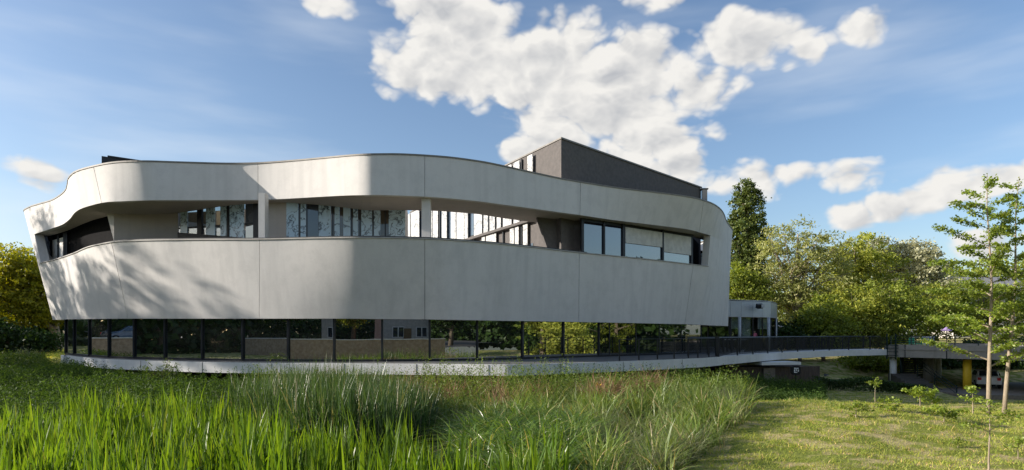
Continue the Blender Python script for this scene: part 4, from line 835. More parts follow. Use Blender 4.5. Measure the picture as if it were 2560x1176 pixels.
# low shaded growth behind the iris, left, and along the slab
def leaves(name, C, size, mat, parent=None, label=None, cat=None, kind=None, flat=.0, aspect=.5):
    N = len(C); n = RNG.normal(size=(N, 3)); n[:, 2] += flat; n /= np.linalg.norm(n, axis=1, keepdims=True)
    u = np.cross(n, RNG.normal(size=(N, 3))); u /= np.linalg.norm(u, axis=1, keepdims=True); v = np.cross(n, u)
    s = (size*RNG.uniform(.6, 1.3, N))[:, None] if np.isscalar(size) else (size*RNG.uniform(.7, 1.25, N))[:, None]
    V = np.stack([C-u*s*.5, C+v*s*aspect*.5-u*s*.05, C+u*s*.5, C-v*s*aspect*.5-u*s*.05], 1).reshape(-1, 3)
    return link(name, np_mesh(name, V, np.arange(N*4).reshape(-1, 4)), mat, parent, label=label, cat=cat, kind=kind)
def herbs(name, base, hgt, mat, label, cat, leaf=.09, per=9, stem=None):
    N = len(base); k = RNG.random((N, per)); C = base[:, None, :]+RNG.normal(0, .07, (N, per, 3)); C[:, :, 2] = base[:, None, 2]+(.15+.85*k)*hgt[:, None]
    C[:, :, :2] += RNG.normal(0, .10, (N, 1, 2))*k[:, :, None]*hgt[:, None, None]
    return leaves(name, C.reshape(-1, 3), leaf, mat, None, label, cat, 'stuff', .2, .34)
b = scatter(11000, -60, 640, 15, 34, lambda p, d: (d > far(p)-.5) & (d < np.interp(p, (-60, 130, 200, 270, 352, 506, 640), (40, 36, 33.5, 31, 29.8, 28.3, 27.5))-.5))
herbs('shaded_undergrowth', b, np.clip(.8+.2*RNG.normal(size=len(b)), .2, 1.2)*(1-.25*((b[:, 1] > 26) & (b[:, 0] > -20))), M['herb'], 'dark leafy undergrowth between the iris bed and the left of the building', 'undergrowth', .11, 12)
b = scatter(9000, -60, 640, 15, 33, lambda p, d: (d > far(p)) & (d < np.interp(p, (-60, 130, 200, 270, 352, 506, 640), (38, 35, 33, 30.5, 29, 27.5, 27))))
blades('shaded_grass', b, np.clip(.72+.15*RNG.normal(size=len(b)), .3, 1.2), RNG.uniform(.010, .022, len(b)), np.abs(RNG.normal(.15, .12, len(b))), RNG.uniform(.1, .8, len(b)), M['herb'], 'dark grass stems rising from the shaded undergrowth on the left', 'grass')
b = scatter(9500, 620, 1860, 19, 27, lambda p, d: (d > np.interp(p, (620, 1000, 1300, 1860), (19.5, 19.5, 20.5, 21.5))) & (d < np.interp(p, (620, 1280, 1514, 1749, 1860), (26.6, 25.4, 27.5, 31, 33))))
herbs('waterside_herbs', b, np.clip(.95+.28*RNG.normal(size=len(b)), .3, 1.7)*np.interp(b[:, 0], (-10, 2, 10), (1.1, 1, .9)), M['herb_bright'], 'leafy green herbs growing along the foot of the slab', 'herbs', .085, 13)
b = scatter(4200, 760, 1700, 20, 25, lambda p, d: p > 0, .25, 16)
blades('dry_stalks', b, np.clip(1.45+.25*RNG.normal(size=len(b)), .5, 2.0), RNG.uniform(.011, .024, len(b)), np.abs(RNG.normal(.2, .16, len(b))), RNG.uniform(.1, .9, len(b)), M['dry'], 'reddish-brown dead stalks standing in front of the slab', 'dry grass')
def stems(name, n, x0, x1, d0, d1, hh, mat, label, leaf=.10, per=22):
    b = scatter(n, x0, x1, d0, d1, lambda p, d: p > -999); N = len(b); h = hh*RNG.uniform(.6, 1.15, N); k = np.linspace(.2, 1, per)[None]; tilt = RNG.normal(0, .10, (N, 2))
    C = np.zeros((N, per, 3)); C[:, :, 0] = b[:, :1]+tilt[:, :1]*k*h[:, None]; C[:, :, 1] = b[:, 1:2]+tilt[:, 1:]*k*h[:, None]; C[:, :, 2] = b[:, 2:3]+k*h[:, None]
    a = np.arange(per)[None]*2.4+RNG.uniform(0, 6.28, (N, 1)); r_ = .055*(1.15-k)+.012; C[:, :, 0] += np.cos(a)*r_*(1+0*h[:, None]); C[:, :, 1] += np.sin(a)*r_
    return leaves(name, C.reshape(-1, 3), leaf, M[mat], None, label, 'herbs', 'stuff', .1, .3)
stems('tall_herb_stems', 420, 1040, 1420, 21.5, 25, 1.75, 'herb_bright', 'upright leafy herb stems before the slab right of centre')
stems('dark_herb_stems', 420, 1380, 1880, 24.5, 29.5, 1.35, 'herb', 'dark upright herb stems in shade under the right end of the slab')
stems('shaded_herb_stems', 380, 160, 640, 22, 27, 1.15, 'herb', 'dark upright herb stems before the slab on the left')
stems('sunlit_weed_stems', 260, 1500, 1860, 19.5, 22, 1.15, 'herb_bright', 'sunlit leafy weed stems at the back of the sedges')
b = scatter(5200, 1840, 2060, 24, 38.5, lambda p, d: d < np.interp(p, (1840, 2060), (38, 37)))
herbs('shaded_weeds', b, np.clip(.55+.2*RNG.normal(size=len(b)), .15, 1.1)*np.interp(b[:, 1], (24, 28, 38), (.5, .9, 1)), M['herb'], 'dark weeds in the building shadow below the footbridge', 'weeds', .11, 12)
# lawn
def lawnzone(p, d): e = np.interp(d, EDGE_D, EDGE_P)-30; return (p > e) & ((d < 24) | (p > 1860))
b = scatter(120000, 1540, 2640, 8.5, 26, lawnzone); dens = nz(b[:, 0], b[:, 1], 1.1, 1)+.5*nz(b[:, 0], b[:, 1], 3.2, 2); b = b[(dens > -.55) | (RNG.random(len(b)) < .3)]
blades('lawn_grass', b, RNG.uniform(.05, .15, len(b))*(1+.6*(nz(b[:, 0], b[:, 1], 2.2, 4) > .8)), RNG.uniform(.008, .016, len(b)), RNG.uniform(.1, .6, len(b)), RNG.uniform(.1, .8, len(b)), M['lawn'], 'short sunlit lawn grass with straw patches on the right mound', 'grass', 2)
b = scatter(9000, 1540, 2640, 9, 23, lawnzone); blades('straw_litter', b, RNG.uniform(.06, .16, len(b)), RNG.uniform(.004, .008, len(b)), RNG.uniform(.75, .97, len(b)), RNG.uniform(.0, .2, len(b)), M['dry'], 'dry straw clippings lying on the sunlit lawn', 'straw', 2)
b = scatter(30000, 1860, 2640, 24, 42, lambda p, d: (d < np.interp(p, (1860, 2050, 2300, 2600), (39, 37, 36, 42)))); blades('shaded_lawn_grass', b, RNG.uniform(.06, .16, len(b)), RNG.uniform(.010, .018, len(b)), RNG.uniform(.1, .5, len(b)), RNG.uniform(.1, .7, len(b)), M['lawn'], 'lawn grass in the building shadow beyond the mound', 'grass', 2)
b = scatter(1500, 1900, 2150, 19, 24, lambda p, d: nz(p*.02, d, 1, 3) > .2); blades('mound_tufts', b, RNG.uniform(.15, .35, len(b)), RNG.uniform(.008, .014, len(b)), RNG.uniform(.1, .4, len(b)), RNG.uniform(.2, .9, len(b)), M['sedge'], 'rough grass tufts along the crest of the lawn mound', 'grass', 4)
b = scatter(14000, -60, 160, 34, 60, lambda p, d: d > 34); blades('bank_grass', b, RNG.uniform(.1, .4, len(b)), RNG.uniform(.015, .03, len(b)), RNG.uniform(.1, .5, len(b)), RNG.uniform(.2, .9, len(b)), M['lawn'], 'pale green grass on the bank beyond the left end', 'grass', 2)
b = scatter(3000, -60, 115, 33, 40, lambda p, d: p < 118-np.abs(d-36)*4); herbs('bank_bushes', b, np.clip(.55+.2*RNG.normal(size=len(b)), .15, 1), M['herb_bright'], 'low light green bushes at the left edge beside the building', 'bushes', .14, 12)
# ------------------------------------------------------------------ trees
def tree(name, label, px, D, crown, n, leaf, mat, trunk_r=.2, bark='bark', limbs=9, clump=.55, group=None, cat='tree', base=None, cn=None, lean=0, aspect=.55, fill=.35):
    """crown: list of (photo x, photo y, half width m, half depth m, half height m[, extra depth m])"""
    x0, y0 = XY(px, D); z0 = h1(x0, y0) if base is None else base
    t = thing(name, (x0, y0, z0), label, cat, group)
    n = int(n*1.45); leaf *= 1.2; cs = [(P(c[0], c[1], D+(c[5] if len(c) > 5 else 0)), Vector(c[2:5])*1.18) for c in crown]
    zt_ = max(c.z+r.z*.5 for c, r in cs); m = MB(); tops = np.mean([[c.x, c.y] for c, r in cs], axis=0)
    tp = []
    for i in range(6): s = i/5; tp.append(Vector((x0+(tops[0]-x0)*s*.8+random.uniform(-.1, .1)*(i > 0), y0+(tops[1]-y0)*s*.8, z0-.2+(zt_-z0+.2)*s)))
    m.tube(tp, [trunk_r*(1-.82*i/5) for i in range(6)], 8)
    for k in range(limbs):
        c, r = cs[k % len(cs)]; s = random.uniform(.25, .75); a = tp[0].lerp(tp[-1], s); j = min(4, int(s*5)); a = tp[j].lerp(tp[j+1], s*5-j)
        e = c+Vector((random.uniform(-.8, .8)*r.x, random.uniform(-.8, .8)*r.y, random.uniform(-.3, .7)*r.z)); mid = a.lerp(e, .5)+Vector((0, 0, random.uniform(-.1, .25)*r.z))
        m.tube([a, mid, e], [trunk_r*.38, trunk_r*.22, trunk_r*.05], 5, False)
        for q in range(2):
            e2 = mid+Vector((random.uniform(-1, 1)*r.x*.6, random.uniform(-1, 1)*r.y*.6, random.uniform(.1, .8)*r.z*.6)); m.tube([mid, mid.lerp(e2, .5)+Vector((0, 0, .1)), e2], [trunk_r*.18, trunk_r*.1, trunk_r*.03], 4, False)
    m.build('trunk', M[bark], t, True)
    vol = np.array([r.x*r.y*r.z for c, r in cs])**.75; vol /= vol.sum(); K = cn or max(30, n//42)
    ci = RNG.choice(len(cs), K, p=vol); d = RNG.normal(size=(K, 3)); d /= np.linalg.norm(d, axis=1, keepdims=True); rad = np.where(RNG.random(K) < fill, RNG.uniform(.2, .8, K), RNG.uniform(.75, 1.08, K))
    cc = np.array([list(cs[i][0]) for i in ci])+d*rad[:, None]*np.array([list(cs[i][1]) for i in ci])
    ii = RNG.integers(0, K, n); sc_ = clump*RNG.uniform(.6, 1.4, K); off = RNG.normal(size=(n, 3))*np.array((1, 1, .62)); C = cc[ii]+off*sc_[ii][:, None]*.6
    C = C[C[:, 2] > z0+.1]
    leaves('crown', C, leaf, M[mat], t, flat=.5, aspect=aspect)
    return t
# poplar
tree('poplar_tree', 'tall dark columnar poplar rising behind the right end of the building', 1868, 78, [(1866,492,1.1,1.2,2.0),(1868,540,1.9,1.8,3.0),(1868,600,2.35,2.1,3.4),(1866,660,2.45,2.1,3.4),(1866,720,2.3,2.1,3.0),(1870,780,1.6,1.6,2.4)], 30000, .22, 'poplar', .35, limbs=22, clump=.38, aspect=.8, fill=.3)
BG = 'trees in the backdrop on the right'
tree('willow_tree', 'pale olive feathery tree with forked trunk beside the round pavilion', 2000, 66, [(1990,620,2.6,2.5,2.4),(2055,640,2.6,2.4,2.6),(1940,680,2.3,2.2,2.4),(1990,720,3.2,2.8,2.8),(1950,760,2.4,2.2,2.2),(2060,720,2.6,2.5,2.6),(2030,780,2.6,2.4,2.0),(1925,610,1.5,1.5,1.8)], 14000, .26, 'willow', .4, 'palebark', 26, .55, BG, aspect=.42)
tree('acacia_tree', 'yellow-green spreading tree in the middle of the right backdrop', 2140, 72, [(2110,660,3,3,2.4),(2160,640,2.6,2.4,2.4),(2200,690,2.8,2.6,2.2),(2130,730,3.4,3,2.4),(2080,750,2.2,2.2,2)], 11000, .28, 'acacia', .32, limbs=16, group=BG)
tree('blossoming_tree', 'tree with pinkish-cream blossom behind the yellow-green one', 2210, 82, [(2190,640,2.6,2.5,2.2),(2260,650,3.2,3,2.4),(2300,690,2.4,2.4,2.2),(2230,700,3.2,3,2.4)], 10000, .30, 'blossom', .3, 'palebark', 14, .6, BG)
tree('blossoming_tree', 'pinkish-cream blossoming tree furthest right in the backdrop, near the grey roof', 2310, 80, [(2290,640,2.2,2.2,1.8),(2320,690,2.6,2.5,2.2),(2350,740,2.6,2.4,2.0)], 7000, .30, 'blossom', .28, 'palebark', 12, .6, BG)
for i, (px, D, cr, n, mt, lb) in enumerate([
 (2060, 60, [(2050,790,2.2,2,1.8),(2080,830,2.6,2.2,1.6),(2020,840,1.8,1.8,1.4)], 7000, 'green', 'dense green shrub tree leaning over the bridge railing nearest the pavilion'),
 (2140, 62, [(2130,770,2.6,2.4,1.8),(2160,810,2.8,2.4,1.9),(2120,840,2.2,2,1.4)], 8000, 'acacia', 'bright green bushy tree behind the middle of the footbridge'),
 (2225, 62, [(2210,760,2.8,2.4,2),(2250,800,2.8,2.4,2),(2210,830,2.6,2.2,1.4)], 8000, 'green', 'mid-green bushy tree behind the end of the footbridge'),
 (2320, 64, [(2310,770,2.8,2.6,2),(2350,800,2.8,2.6,1.8)], 7000, 'acacia', 'light green bushy tree behind the raised deck'),
 (2430, 66, [(2400,760,3.2,2.8,2.2),(2470,780,3.2,2.8,2.2),(2540,770,3,2.8,2.2)], 9000, 'green', 'green bushy trees backing the raised deck at the right edge'),
 (1862, 66, [(1850,725,2.2,2,1.6),(1880,730,2,2,1.5),(1835,700,1.6,1.6,1.4)], 6000, 'green', 'rounded dark green tree above the round pavilion roof'),
 (1790, 84, [(1800,760,3,2.6,2.4),(1840,790,3,2.6,2.2)], 5000, 'green', 'dark green tree behind the pavilion at the building corner'),
 (2000, 60, [(1985,835,2.2,2,1.1),(1965,850,1.6,1.6,.9),(2030,855,2,1.8,.9)], 4500, 'hedge', 'dark shrubs under the olive tree behind the bridge railing'),
 (40, 52, [(10,850,2.6,1.8,1.1),(60,855,2.2,1.6,1.0),(100,862,1.4,1.2,.7),(-40,845,2.6,2,1.3)], 6000, 'hedge', 'dark shrubs at the foot of the trees at the left edge'),
 (2200, 56, [(2190,905,2.0,1.4,.7),(2230,915,1.6,1.2,.9),(2150,905,1.6,1.2,.5)], 3500, 'green', 'sunlit shrub on the bank under the bridge end'),
 (2380, 61, [(2370,915,2.8,1.6,1.8),(2440,910,2.8,1.6,2.0),(2310,915,2.4,1.6,1.6),(2520,905,3,1.6,2.0),(2590,905,3,1.6,2)], 13000, 'hedge', 'dark shrubs beyond the yard under the deck')]):
    tree('bushy_tree' if i < 7 else 'shrub', lb, px, D, cr, n, .25, mt, .2, limbs=12, group=BG if px > 1000 else None, cat='tree' if i < 7 else 'shrub')
# far wooded slope
def wooded(name, label, x0, x1, D, ytop, n, mat, leafs):
    px = RNG.uniform(x0, x1, n); d = RNG.uniform(D, D+18, n); yt = np.interp(px, [a for a, b in ytop], [b for a, b in ytop])+6*np.sin(px*.09)+4*np.sin(px*.23)
    zt_ = CZ+(HY-yt)/F*D; k = RNG.random(n)**.45; x = (px-CX)/F*d; z = H(x, d)+(zt_-H(x, d))*k; C = np.stack([x, d, z], 1)+RNG.normal(0, .5, (n, 3))
    leaves(name, C, leafs, M[mat], None, label, 'wood', 'stuff', .4, .7)
wooded('wooded_slope', 'distant green wooded slope closing the view on the right', 1780, 2900, 105, [(1780,740),(2000,720),(2300,700),(2350,672),(2450,655),(2560,645),(2900,630)], 26000, 'green', .6)
wooded('hedgerow', 'dark line of trees behind the left end of the building', -700, 260, 85, [(-700,640),(0,700),(260,760)], 12000, 'hedge', .6)
HR = thing('distant_house', (*XY(2490, 92), h1(*XY(2490, 92))), 'house with a grey roof half hidden among trees at the right edge', 'house')
a, c = P(2385, 735, 92), P(2600, 735, 92); rz_ = Zat(688, 92)
MB().prism([(a.x, a.y), (c.x, c.y), (c.x, c.y+7), (a.x, a.y+7)], h1(a.x, a.y)-.5, a.z).build('wall', M['plaster'], HR)
m = MB(); m.add([(a.x-.5, a.y-.5, a.z-.1), (c.x+.5, a.y-.5, a.z-.1), (c.x+.5, a.y+7.5, a.z-.1), (a.x-.5, a.y+7.5, a.z-.1), (a.x+1, a.y+3.5, rz_), (c.x-1, a.y+3.5, rz_)], [(0,1,5,4),(2,3,4,5),(1,2,5),(3,0,4),(0,3,2,1)]); m.build('roof', M['greyroof'], HR)
for px in (2420, 2480, 2540): q = P(px, 755, 91.9); MB().box((q.x, q.y, q.z), (1.2, .1, 1.3)).build('window', M['glass_up'], HR)
# left: golden-green trees and a trunk beside the corner
tree('golden_tree', 'golden-green broadleaf tree at the left edge beside the building', 60, 56, [(40,670,2.8,2.6,1.6),(90,705,2.4,2.2,1.8),(20,735,3.0,2.8,2.0),(85,760,2.4,2.0,1.7),(0,690,2.8,2.8,1.9),(100,665,1.2,1.2,1.0)], 15000, .24, 'autumn', .3, limbs=16)
tree('dark_tree', 'dark shaded tree below the golden crown at the left edge', 50, 59, [(30,800,3.8,3,2.2),(95,800,2.4,2.2,2.2),(0,840,4,3,1.6),(120,780,1.8,1.6,1.8)], 12000, .26, 'hedge', .3, limbs=10)
tree('garden_tree', 'small tree with a bare pale trunk standing at the left corner of the glazing', 146, 57, [(128,790,1.8,1.8,.9),(150,775,1.6,1.8,.9),(100,770,1.6,1.6,1)], 4000, .22, 'autumn', .42, 'palebark', 8)
# trees outside the frame that throw the dappled shade on the left wall, and those mirrored in the glazing
def off_tree(name, label, x, y, htop, r, n, mat, z_lo, leaf=.3, fill=.4, clump=.6, cr_n=9, group='trees outside the frame'):
    t = thing(name, (x, y, h1(x, y) if y > 0 else 1.4), label, 'tree', group); z0 = t.location.z; m = MB(); m.tube([(x, y, z0-.2), (x+.2, y, z0+(htop-z0)*.4), (x, y+.2, z0+(htop-z0)*.9)], [.32, .22, .05], 8)
    cs = [(Vector((x+random.uniform(-.6, .6)*r, y+random.uniform(-.6, .6)*r, random.uniform(z_lo, htop-.8))), random.uniform(.28, .5)*r) for _ in range(cr_n)]
    for c, q in cs: m.tube([(x, y, min(c.z-.8, z0+(htop-z0)*.6)), c], [.12, .03], 5, False)
    m.build('trunk', M['bark'], t, True); K = max(20, n//40); ci = RNG.integers(0, len(cs), K); d = RNG.normal(size=(K, 3)); d /= np.linalg.norm(d, axis=1, keepdims=True)
    cc = np.array([list(cs[i][0]) for i in ci])+d*(np.array([cs[i][1] for i in ci])*RNG.uniform(.4, 1.1, K))[:, None]; ii = RNG.integers(0, K, n); C = cc[ii]+RNG.normal(size=(n, 3))*clump*.5*np.array((1, 1, .7)); leaves('crown', C, leaf, M[mat], t, flat=.4, aspect=.6); return t
for i, (x, y, ht, r, n, mt, zl_) in enumerate([(-62,32.5,22.6,4.4,7500,'green',11.0),(-64,28.5,21.8,4.4,7000,'green',10.0),(-60,36,21.6,3.8,5200,'green',11.0),(-56,22,14.2,4.4,9000,'green',4.0),(-54,27.5,20.4,4.2,3000,'green',11.5),(-56,24.5,18.2,4.0,2600,'green',10.0)]):
    off_tree('shade_tree', ['leafy tree left of the frame level with the building front', 'leafy tree left of the frame before the reed bed', 'taller thin tree left of the frame near the building end', 'small leafy tree left of the frame nearest the viewer', 'airy tall tree left of the frame nearest the building front', 'airy tree left of the frame beside the tall airy one'][i], x, y, ht, r, n, mt, zl_)
for i, (x, y, ht, r, n, mt, zl_) in enumerate([(29,26,8.5,3.4,9000,'acacia',.5),(37,20,9.5,3.6,7000,'green',1),(46,27,11,4.5,7000,'green',1),(33,8,9,3.4,6000,'green',2),(21,-7,11,4,8000,'hedge',4),(12,-12,12,4,8000,'hedge',4),(-27,-7,11,4.2,8000,'hedge',4),(-38,-11,12,4.5,8000,'hedge',4),(-17,-14,9,3,6000,'green',4.5),(30,-10,13,5,8000,'hedge',3),(45,0,12,5,8000,'hedge',2),(-52,-9,13,5,7000,'hedge',4)]):
    off_tree('street_tree', 'street tree mirrored in the glazing, '+['bright one beside the lawn right of the frame', 'second one right of the lawn', 'third one far right of the lawn', 'one right of the viewer', 'dark one behind the right end of the wall', 'dark one between the right-hand house and the wall', 'dark one behind the wall near the parked cars', 'dark one left of the parked cars', 'small one between the pink and cream houses', 'large dark one at the right behind the viewer', 'large dark one furthest right', 'large dark one furthest left'][i], x, y, ht, r, n, mt, zl_, .34)
# ------------------------------------------------------------------ street side, seen mirrored in the glazing
RW = thing('garden_wall', (0, -.5, 0), 'long stone retaining wall with pale coping mirrored in the glazing', 'wall')
MB().prism([(-70, -.62), (16, -.62), (16, -.36), (-70, -.36)], -.2, 2.28).build('wall_face', M['stonewall'], RW)
for i in range(43): MB().prism([(-70+2*i+.006, -.68), (-68+2*i-.006, -.68), (-68+2*i-.006, -.30), (-70+2*i+.006, -.30)], 2.283, 2.36).build('coping_stone', M['white'], RW)
def house(x0, x1, y, h, mat, label):
    t = thing('street_house', ((x0+x1)/2, y, 1.4), label, 'house'); MB().prism([(x0, y-8), (x1, y-8), (x1, y), (x0, y)], 1.35, 1.4+h).build('wall', M[mat], t)
    m = MB(); m.add([(x0-.4, y+.4, 1.4+h), (x1+.4, y+.4, 1.4+h), (x1+.4, y-8.4, 1.4+h), (x0-.4, y-8.4, 1.4+h), (x0-.4, y-4, 3.4+h), (x1+.4, y-4, 3.4+h)], [(0,4,5,1),(2,5,4,3),(1,5,2),(3,4,0),(0,1,2,3)]); m.build('roof', M['roof'], t)
    k = x0+1.6
    while k < x1-1:
        for zz in (2.4, 5.1):
            if zz > h: continue
            f = MB().box((k, y+.03, zz+.65), (1.5, .06, 1.4)).build('window', M['white'], t)
            for s in (-.36, .36): MB().box((k+s, y+.065, zz+.65), (.58, .02, 1.2)).build('pane', M['glass_up'], f)
        k += 3.1
    MB().box(((x0+x1)/2+.4, y+.04, 2.45), (1.0, .08, 2.1)).build('door', M['brown'], t)
n_w = 60000; az_ = RNG.uniform(R(50), R(310), n_w); rr_ = RNG.uniform(62, 84, n_w); xx = np.sin(az_)*rr_; yy = np.cos(az_)*rr_; tz = 9+2.5*np.sin(az_*19)+1.6*np.sin(az_*47); zz = 1.4+tz*RNG.random(n_w)**.6
n_l = 30000; az_ = RNG.uniform(R(50), R(310), n_l); rr_ = RNG.uniform(58, 66, n_l)
xx = np.concatenate([xx, np.sin(az_)*rr_]); yy = np.concatenate([yy, np.cos(az_)*rr_]); zz = np.concatenate([zz, .5+RNG.random(n_l)*5])
n_l = 9000; xx = np.concatenate([xx, RNG.uniform(-80, -60, n_l)]); yy = np.concatenate([yy, RNG.uniform(34, 84, n_l)]); zz = np.concatenate([zz, .8+RNG.random(n_l)*6])
leaves('street_greenery', np.stack([xx, yy, zz], 1), 1.0, M['hedge'], None, 'mass of garden trees all round behind the street, mirrored in the glazing', 'trees', 'stuff', .3, .75)
house(-13.5, -1.5, -9, 6, 'pinkwall', 'pink rendered house across the street mirrored in the glazing'); house(-34, -22, -14, 6, 'plaster', 'cream rendered house across the street further left'); house(2, 13, -17, 6.5, 'plaster', 'cream rendered house across the street further right')
MB().prism([(-45.6, 28), (-42.8, 45), (-60, 48), (-60, 28)], -.3, 2.15).build('parking_terrace', M['asphalt'], kind='structure')
LW = thing('parking_wall', (-44, 36, 1), 'low stone wall with pale coping at the left, mirrored in the corner panes', 'wall')
MB().prism([(-45.3, 28), (-42.5, 45), (-42.79, 45.05), (-45.59, 28.05)], -.3, 2.5).build('wall_face', M['stonewall'], LW); MB().prism([(-45.2, 28), (-42.4, 45), (-42.9, 45.1), (-45.7, 28.1)], 2.503, 2.58).build('coping', M['white'], LW)
car('parked_car', Vector((-46.6, 33, 2.15)), R(81), M['carblue'], 'blue-grey car parked at the far left, mirrored in the corner panes'); car('parked_car', Vector((-45.4, 40, 2.15)), R(261), M['cardark'], 'dark car parked at the far left, mirrored right of the blue one')
# ------------------------------------------------------------------ hedge, young trees and saplings on the right
HG = thing('clipped_hedge', (*XY(2180, 36), h1(*XY(2180, 36))), 'low dark hedge curving along the path below the bridge', 'hedge')
hp = [P(2045, 950, 38.5), P(2110, 955, 38), P(2190, 962, 37), P(2260, 975, 36), P(2300, 985, 35)]
hx = np.interp(RNG.random(9000)*4, range(5), [p.x for p in hp]); hy_ = np.interp(hx, [p.x for p in hp], [p.y for p in hp]); n = 9000
zz = H(hx, hy_); C = np.stack([hx+RNG.normal(0, .1, n), hy_+RNG.uniform(-.6, .6, n), zz+RNG.random(n)**.6*(.75+.12*np.sin(hx*2.1))], 1); leaves('foliage', C, .11, M['hedge'], HG, flat=.3, aspect=.6)
m = MB()
for k in range(14): q = hp[0].lerp(hp[-1], k/13); x = q.x; y = float(np.interp(x, [p.x for p in hp], [p.y for p in hp])); m.tube([(x, y, h1(x, y)-.05), (x+.05, y, h1(x, y)+.5)], .02, 5)
m.build('stems', M['bark'], HG, kind='stuff')
pth = [(2060,45),(2180,44.5),(2260,47),(2260,49),(2170,46.5),(2060,47)]; pp_ = [XY(*q) for q in pth]; MB().prism(pp_, [h1(*q)-.3 for q in pp_], [h1(*q)+.06 for q in pp_]).build('path', M['asphalt'], kind='structure')
def branchy(name, label, px, D, ybase, ytop, r, specs, leafsize, mat, bark, group, per=70, cat='tree', tx=0, base_z=None):
    """specs: (height fraction, direction angle deg, length m, rise) for each branch"""
    x0, y0 = XY(px, D); z0 = h1(x0, y0) if base_z is None else base_z; zt_ = Zat(ytop, D); t = thing(name, (x0, y0, z0), label, cat, group); m = MB(); pts = []
    for i in range(8): s = i/7; pts.append(Vector((x0+tx*s+.012*(zt_-z0)*math.sin(i*1.1+px), y0+.01*(zt_-z0)*math.sin(i*1.3+px), z0-.1+(zt_-z0+.1)*s)))
    m.tube(pts, [r*(1-.9*i/7) for i in range(8)], 8); C = []
    def spray(a, b, k):
        for _ in range(k): s = random.random()**.8; q = a.lerp(b, s); C.append(q+Vector((random.gauss(0, .07), random.gauss(0, .07), random.gauss(-.02, .045)))*(leafsize/.11))
    for f, ang, ln, rise in specs:
        i = min(6, int(f*7)); a = pts[i].lerp(pts[i+1], f*7-i); d = Vector((math.cos(R(ang)), math.sin(R(ang)), rise)); b = a+d*ln*.55+Vector((0, 0, .03*ln)); c = b+(d+Vector((0, 0, -.12)))*ln*.45
        rr = r*(1-.9*f)*.5; m.tube([a, b, c], [rr, rr*.6, rr*.15], 5, False); spray(a.lerp(b, .25), b, int(per*ln*.5)); spray(b, c, int(per*ln*.5))
        for s in (-1, 1):
            for g in (.35, .6, .8):
                q = a.lerp(c, g); e = q+Vector((math.cos(R(ang+s*55)), math.sin(R(ang+s*55)), rise*.7))*ln*.33*(1.1-g*.6); m.tube([q, e], [rr*.3, rr*.08], 4, False); spray(q, e, int(per*ln*.17))
    spray(pts[5], pts[7], int(per*1.0)); m.build('trunk', M[bark], t, True); leaves('crown', np.array([list(c) for c in C]), leafsize, M[mat], t, flat=.9, aspect=.55)
    return t
def whorls(n, f0, f1, l0, l1, rise=(.15, .6)):
    out = []
    for i in range(n): f = f0+(f1-f0)*(i+random.uniform(-.3, .3))/(n-1); out.append((max(.05, min(.97, f)), i*137.5+random.uniform(-20, 20), (l0+(l1-l0)*((f-f0)/(f1-f0)))*random.uniform(.75, 1.15), random.uniform(*rise)))
    return out
random.seed(21)
branchy('young_tree', 'tall young tree with layered leafy branches, left of the pair before the deck', 2474, 24, 985, 432, .09, whorls(30, .22, .95, 2.15, .75)+[(.62,180,2.4,.1),(.70,165,1.9,.5),(.5,185,2.6,.12),(.38,190,2.5,.15),(.80,172,1.3,.7)], .115, 'young', 'palebark', 'pair of young trees before the deck', 112)
branchy('young_tree', 'tall young tree with a curved pale trunk, right of the pair before the deck', 2512, 24.6, 990, 440, .09, whorls(28, .24, .95, 2.1, .7)+[(.5,20,2.2,.2),(.36,10,2.3,.15)], .115, 'young', 'palebark', 'pair of young trees before the deck', 112, tx=.65)
SP = 'young saplings planted on the lawn'
for px, D, yb, yt, r, sp, per, lb in [
 (2188, 25, 1000, 945, .022, [(.8, a, .28, .5) for a in (20, 140, 260)], 70, 'thin sapling with a small dry tuft at the top of the mound'),
 (2300, 21.5, 1036, 968, .026, [(.55, a, .55, .6) for a in (0, 70, 160, 230, 300)]+[(.8, a, .3, .5) for a in (40, 200)], 130, 'round leafy sapling on two thin stems before the deck stair'),
 (2330, 21.8, 1030, 985, .02, [(.5, a, .4, .5) for a in (30, 150, 270)], 110, 'small sapling just right of the round leafy one'),
 (2222, 18.5, 1075, 995, .02, [(.35, a, .35, .3) for a in (10, 130, 250)]+[(.8, a, .35, .2) for a in (170, 290)], 90, 'leaning sapling with sparse leaves on the sunny crest'),
 (2140, 17.5, 1100, 1008, .02, [(.6, 180, .5, .3), (.6, 10, .5, .1), (.85, 20, .45, .1), (.3, 90, .3, .2)], 70, 'bent thin sapling leftmost on the sunny lawn'),
 (2432, 20, 1060, 965, .024, [(.5, a, .35, .5) for a in (10, 130, 250)]+[(.8, a, .3, .6) for a in (60, 200)], 95, 'slim upright sapling below the yellow column'),
 (2360, 17, 1090, 1022, .018, [(.7, 180, .6, .25), (.7, 0, .6, .2), (.85, 80, .5, .2), (.5, 20, .5, .1)], 110, 'low spreading sapling right of the lawn centre'),
 (2473, 11.5, 1200, 1000, .024, [(.62, 0, .75, .55), (.60, 178, .55, .35), (.72, 15, .55, .45), (.85, 190, .25, .3), (.88, 20, .3, .3), (.95, 100, .2, .4)], 75, 'nearest sapling with forked reddish stem at the lower right'),
 (2395, 14, 1160, 1095, .012, [(.7, 180, .25, .3), (.8, 0, .22, .3)], 60, 'tiny sapling low on the right lawn'),
 (2545, 13, 1130, 1095, .014, [(.6, 180, .3, .3), (.8, 30, .3, .3)], 90, 'tiny leafy sapling at the right edge of the lawn')]:
    branchy('sapling', lb, px, D, yb, yt, r, sp, .085 if D > 15 else .06, 'young', 'palebark', SP, per, 'sapling', base_z=min(h1(*XY(px, D)), Zat(yt, D)-.3))
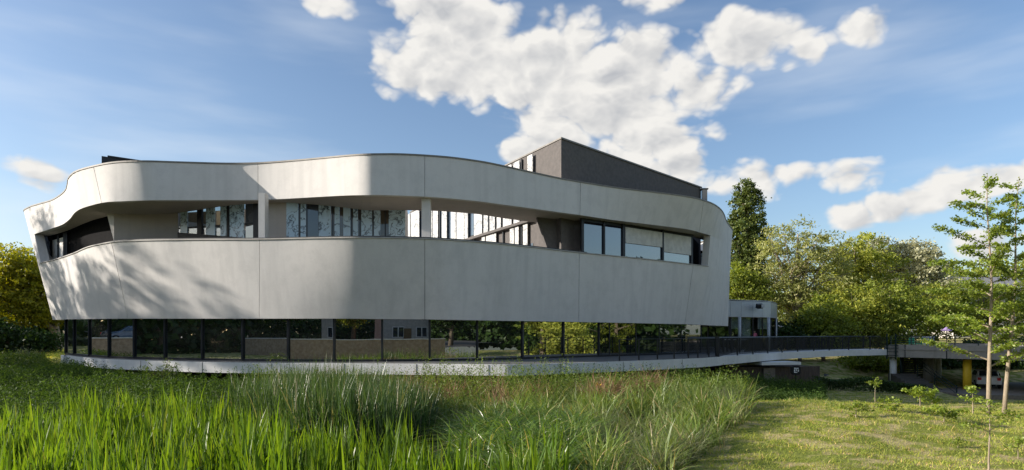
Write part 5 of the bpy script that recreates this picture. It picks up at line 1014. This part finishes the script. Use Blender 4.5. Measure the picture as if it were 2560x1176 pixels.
# willow sprig in front of the slab and shrubs at the bank
def bush(name, label, px, D, ytop, w, n, leaf, mat, cat='shrub'):
    x, y = XY(px, D); z = h1(x, y); zt_ = Zat(ytop, D); t = thing(name, (x, y, z), label, cat); m = MB(); C = []
    for k in range(26):
        a = random.uniform(0, 6.28); q = random.random()**.5*w; hh = (zt_-z)*random.uniform(.5, 1.0)*(1-.35*q/w); e = Vector((x+q*math.cos(a), y+q*math.sin(a)*.6, z+hh)); mid = Vector((x+q*.4*math.cos(a), y, z+hh*.55)); m.tube([(x, y, z-.05), mid, e], [.018, .012, .004], 4, False)
        for _ in range(n//26): s = random.random(); p = mid.lerp(e, s*1.0) if random.random() < .75 else Vector((x, y, z)).lerp(mid, s); C.append(p+Vector((random.gauss(0, .09), random.gauss(0, .09), random.gauss(0, .07))))
    m.build('stems', M['bark'], t, kind='stuff'); leaves('foliage', np.array([list(c) for c in C]), leaf, M[mat], t, flat=.2, aspect=.3); return t
bush('willow_shrub', 'slender willow shrub sticking up before the slab at the left', 405, 26.5, 878, 1.0, 1400, .13, 'herb_bright')
bush('broad_shrub', 'broad leafy shrub at the foot of the slab near the centre', 1120, 24, 912, .9, 1200, .11, 'herb_bright'); bush('broad_shrub', 'bushy green shrub before the slab right of centre', 1470, 24, 915, .9, 1100, .10, 'herb_bright')
bush('plume_shrub', 'pale plumed grass shrub on the bank at the far left', 72, 38, 855, .9, 500, .16, 'palesedge')
YF = thing('yellow_flower', (*XY(1497, 20.8), h1(*XY(1497, 20.8))), 'single yellow iris flower standing above the sedges', 'flower'); q = P(1497, 966, 20.8)
MB().tube([(q.x, q.y, h1(q.x, q.y)), (q.x, q.y, q.z)], .01, 5).build('stalk', M['herb'], YF); m = MB()
for k in range(6): a = k*1.047; m.add([q, q+Vector((.07*math.cos(a+.4), .07*math.sin(a+.4), .05)), q+Vector((.13*math.cos(a), .13*math.sin(a), .0 if k % 2 else .14)), q+Vector((.07*math.cos(a-.4), .07*math.sin(a-.4), .05))], [(0,1,2,3)])
m.build('petals', M['yellowflower'], YF)
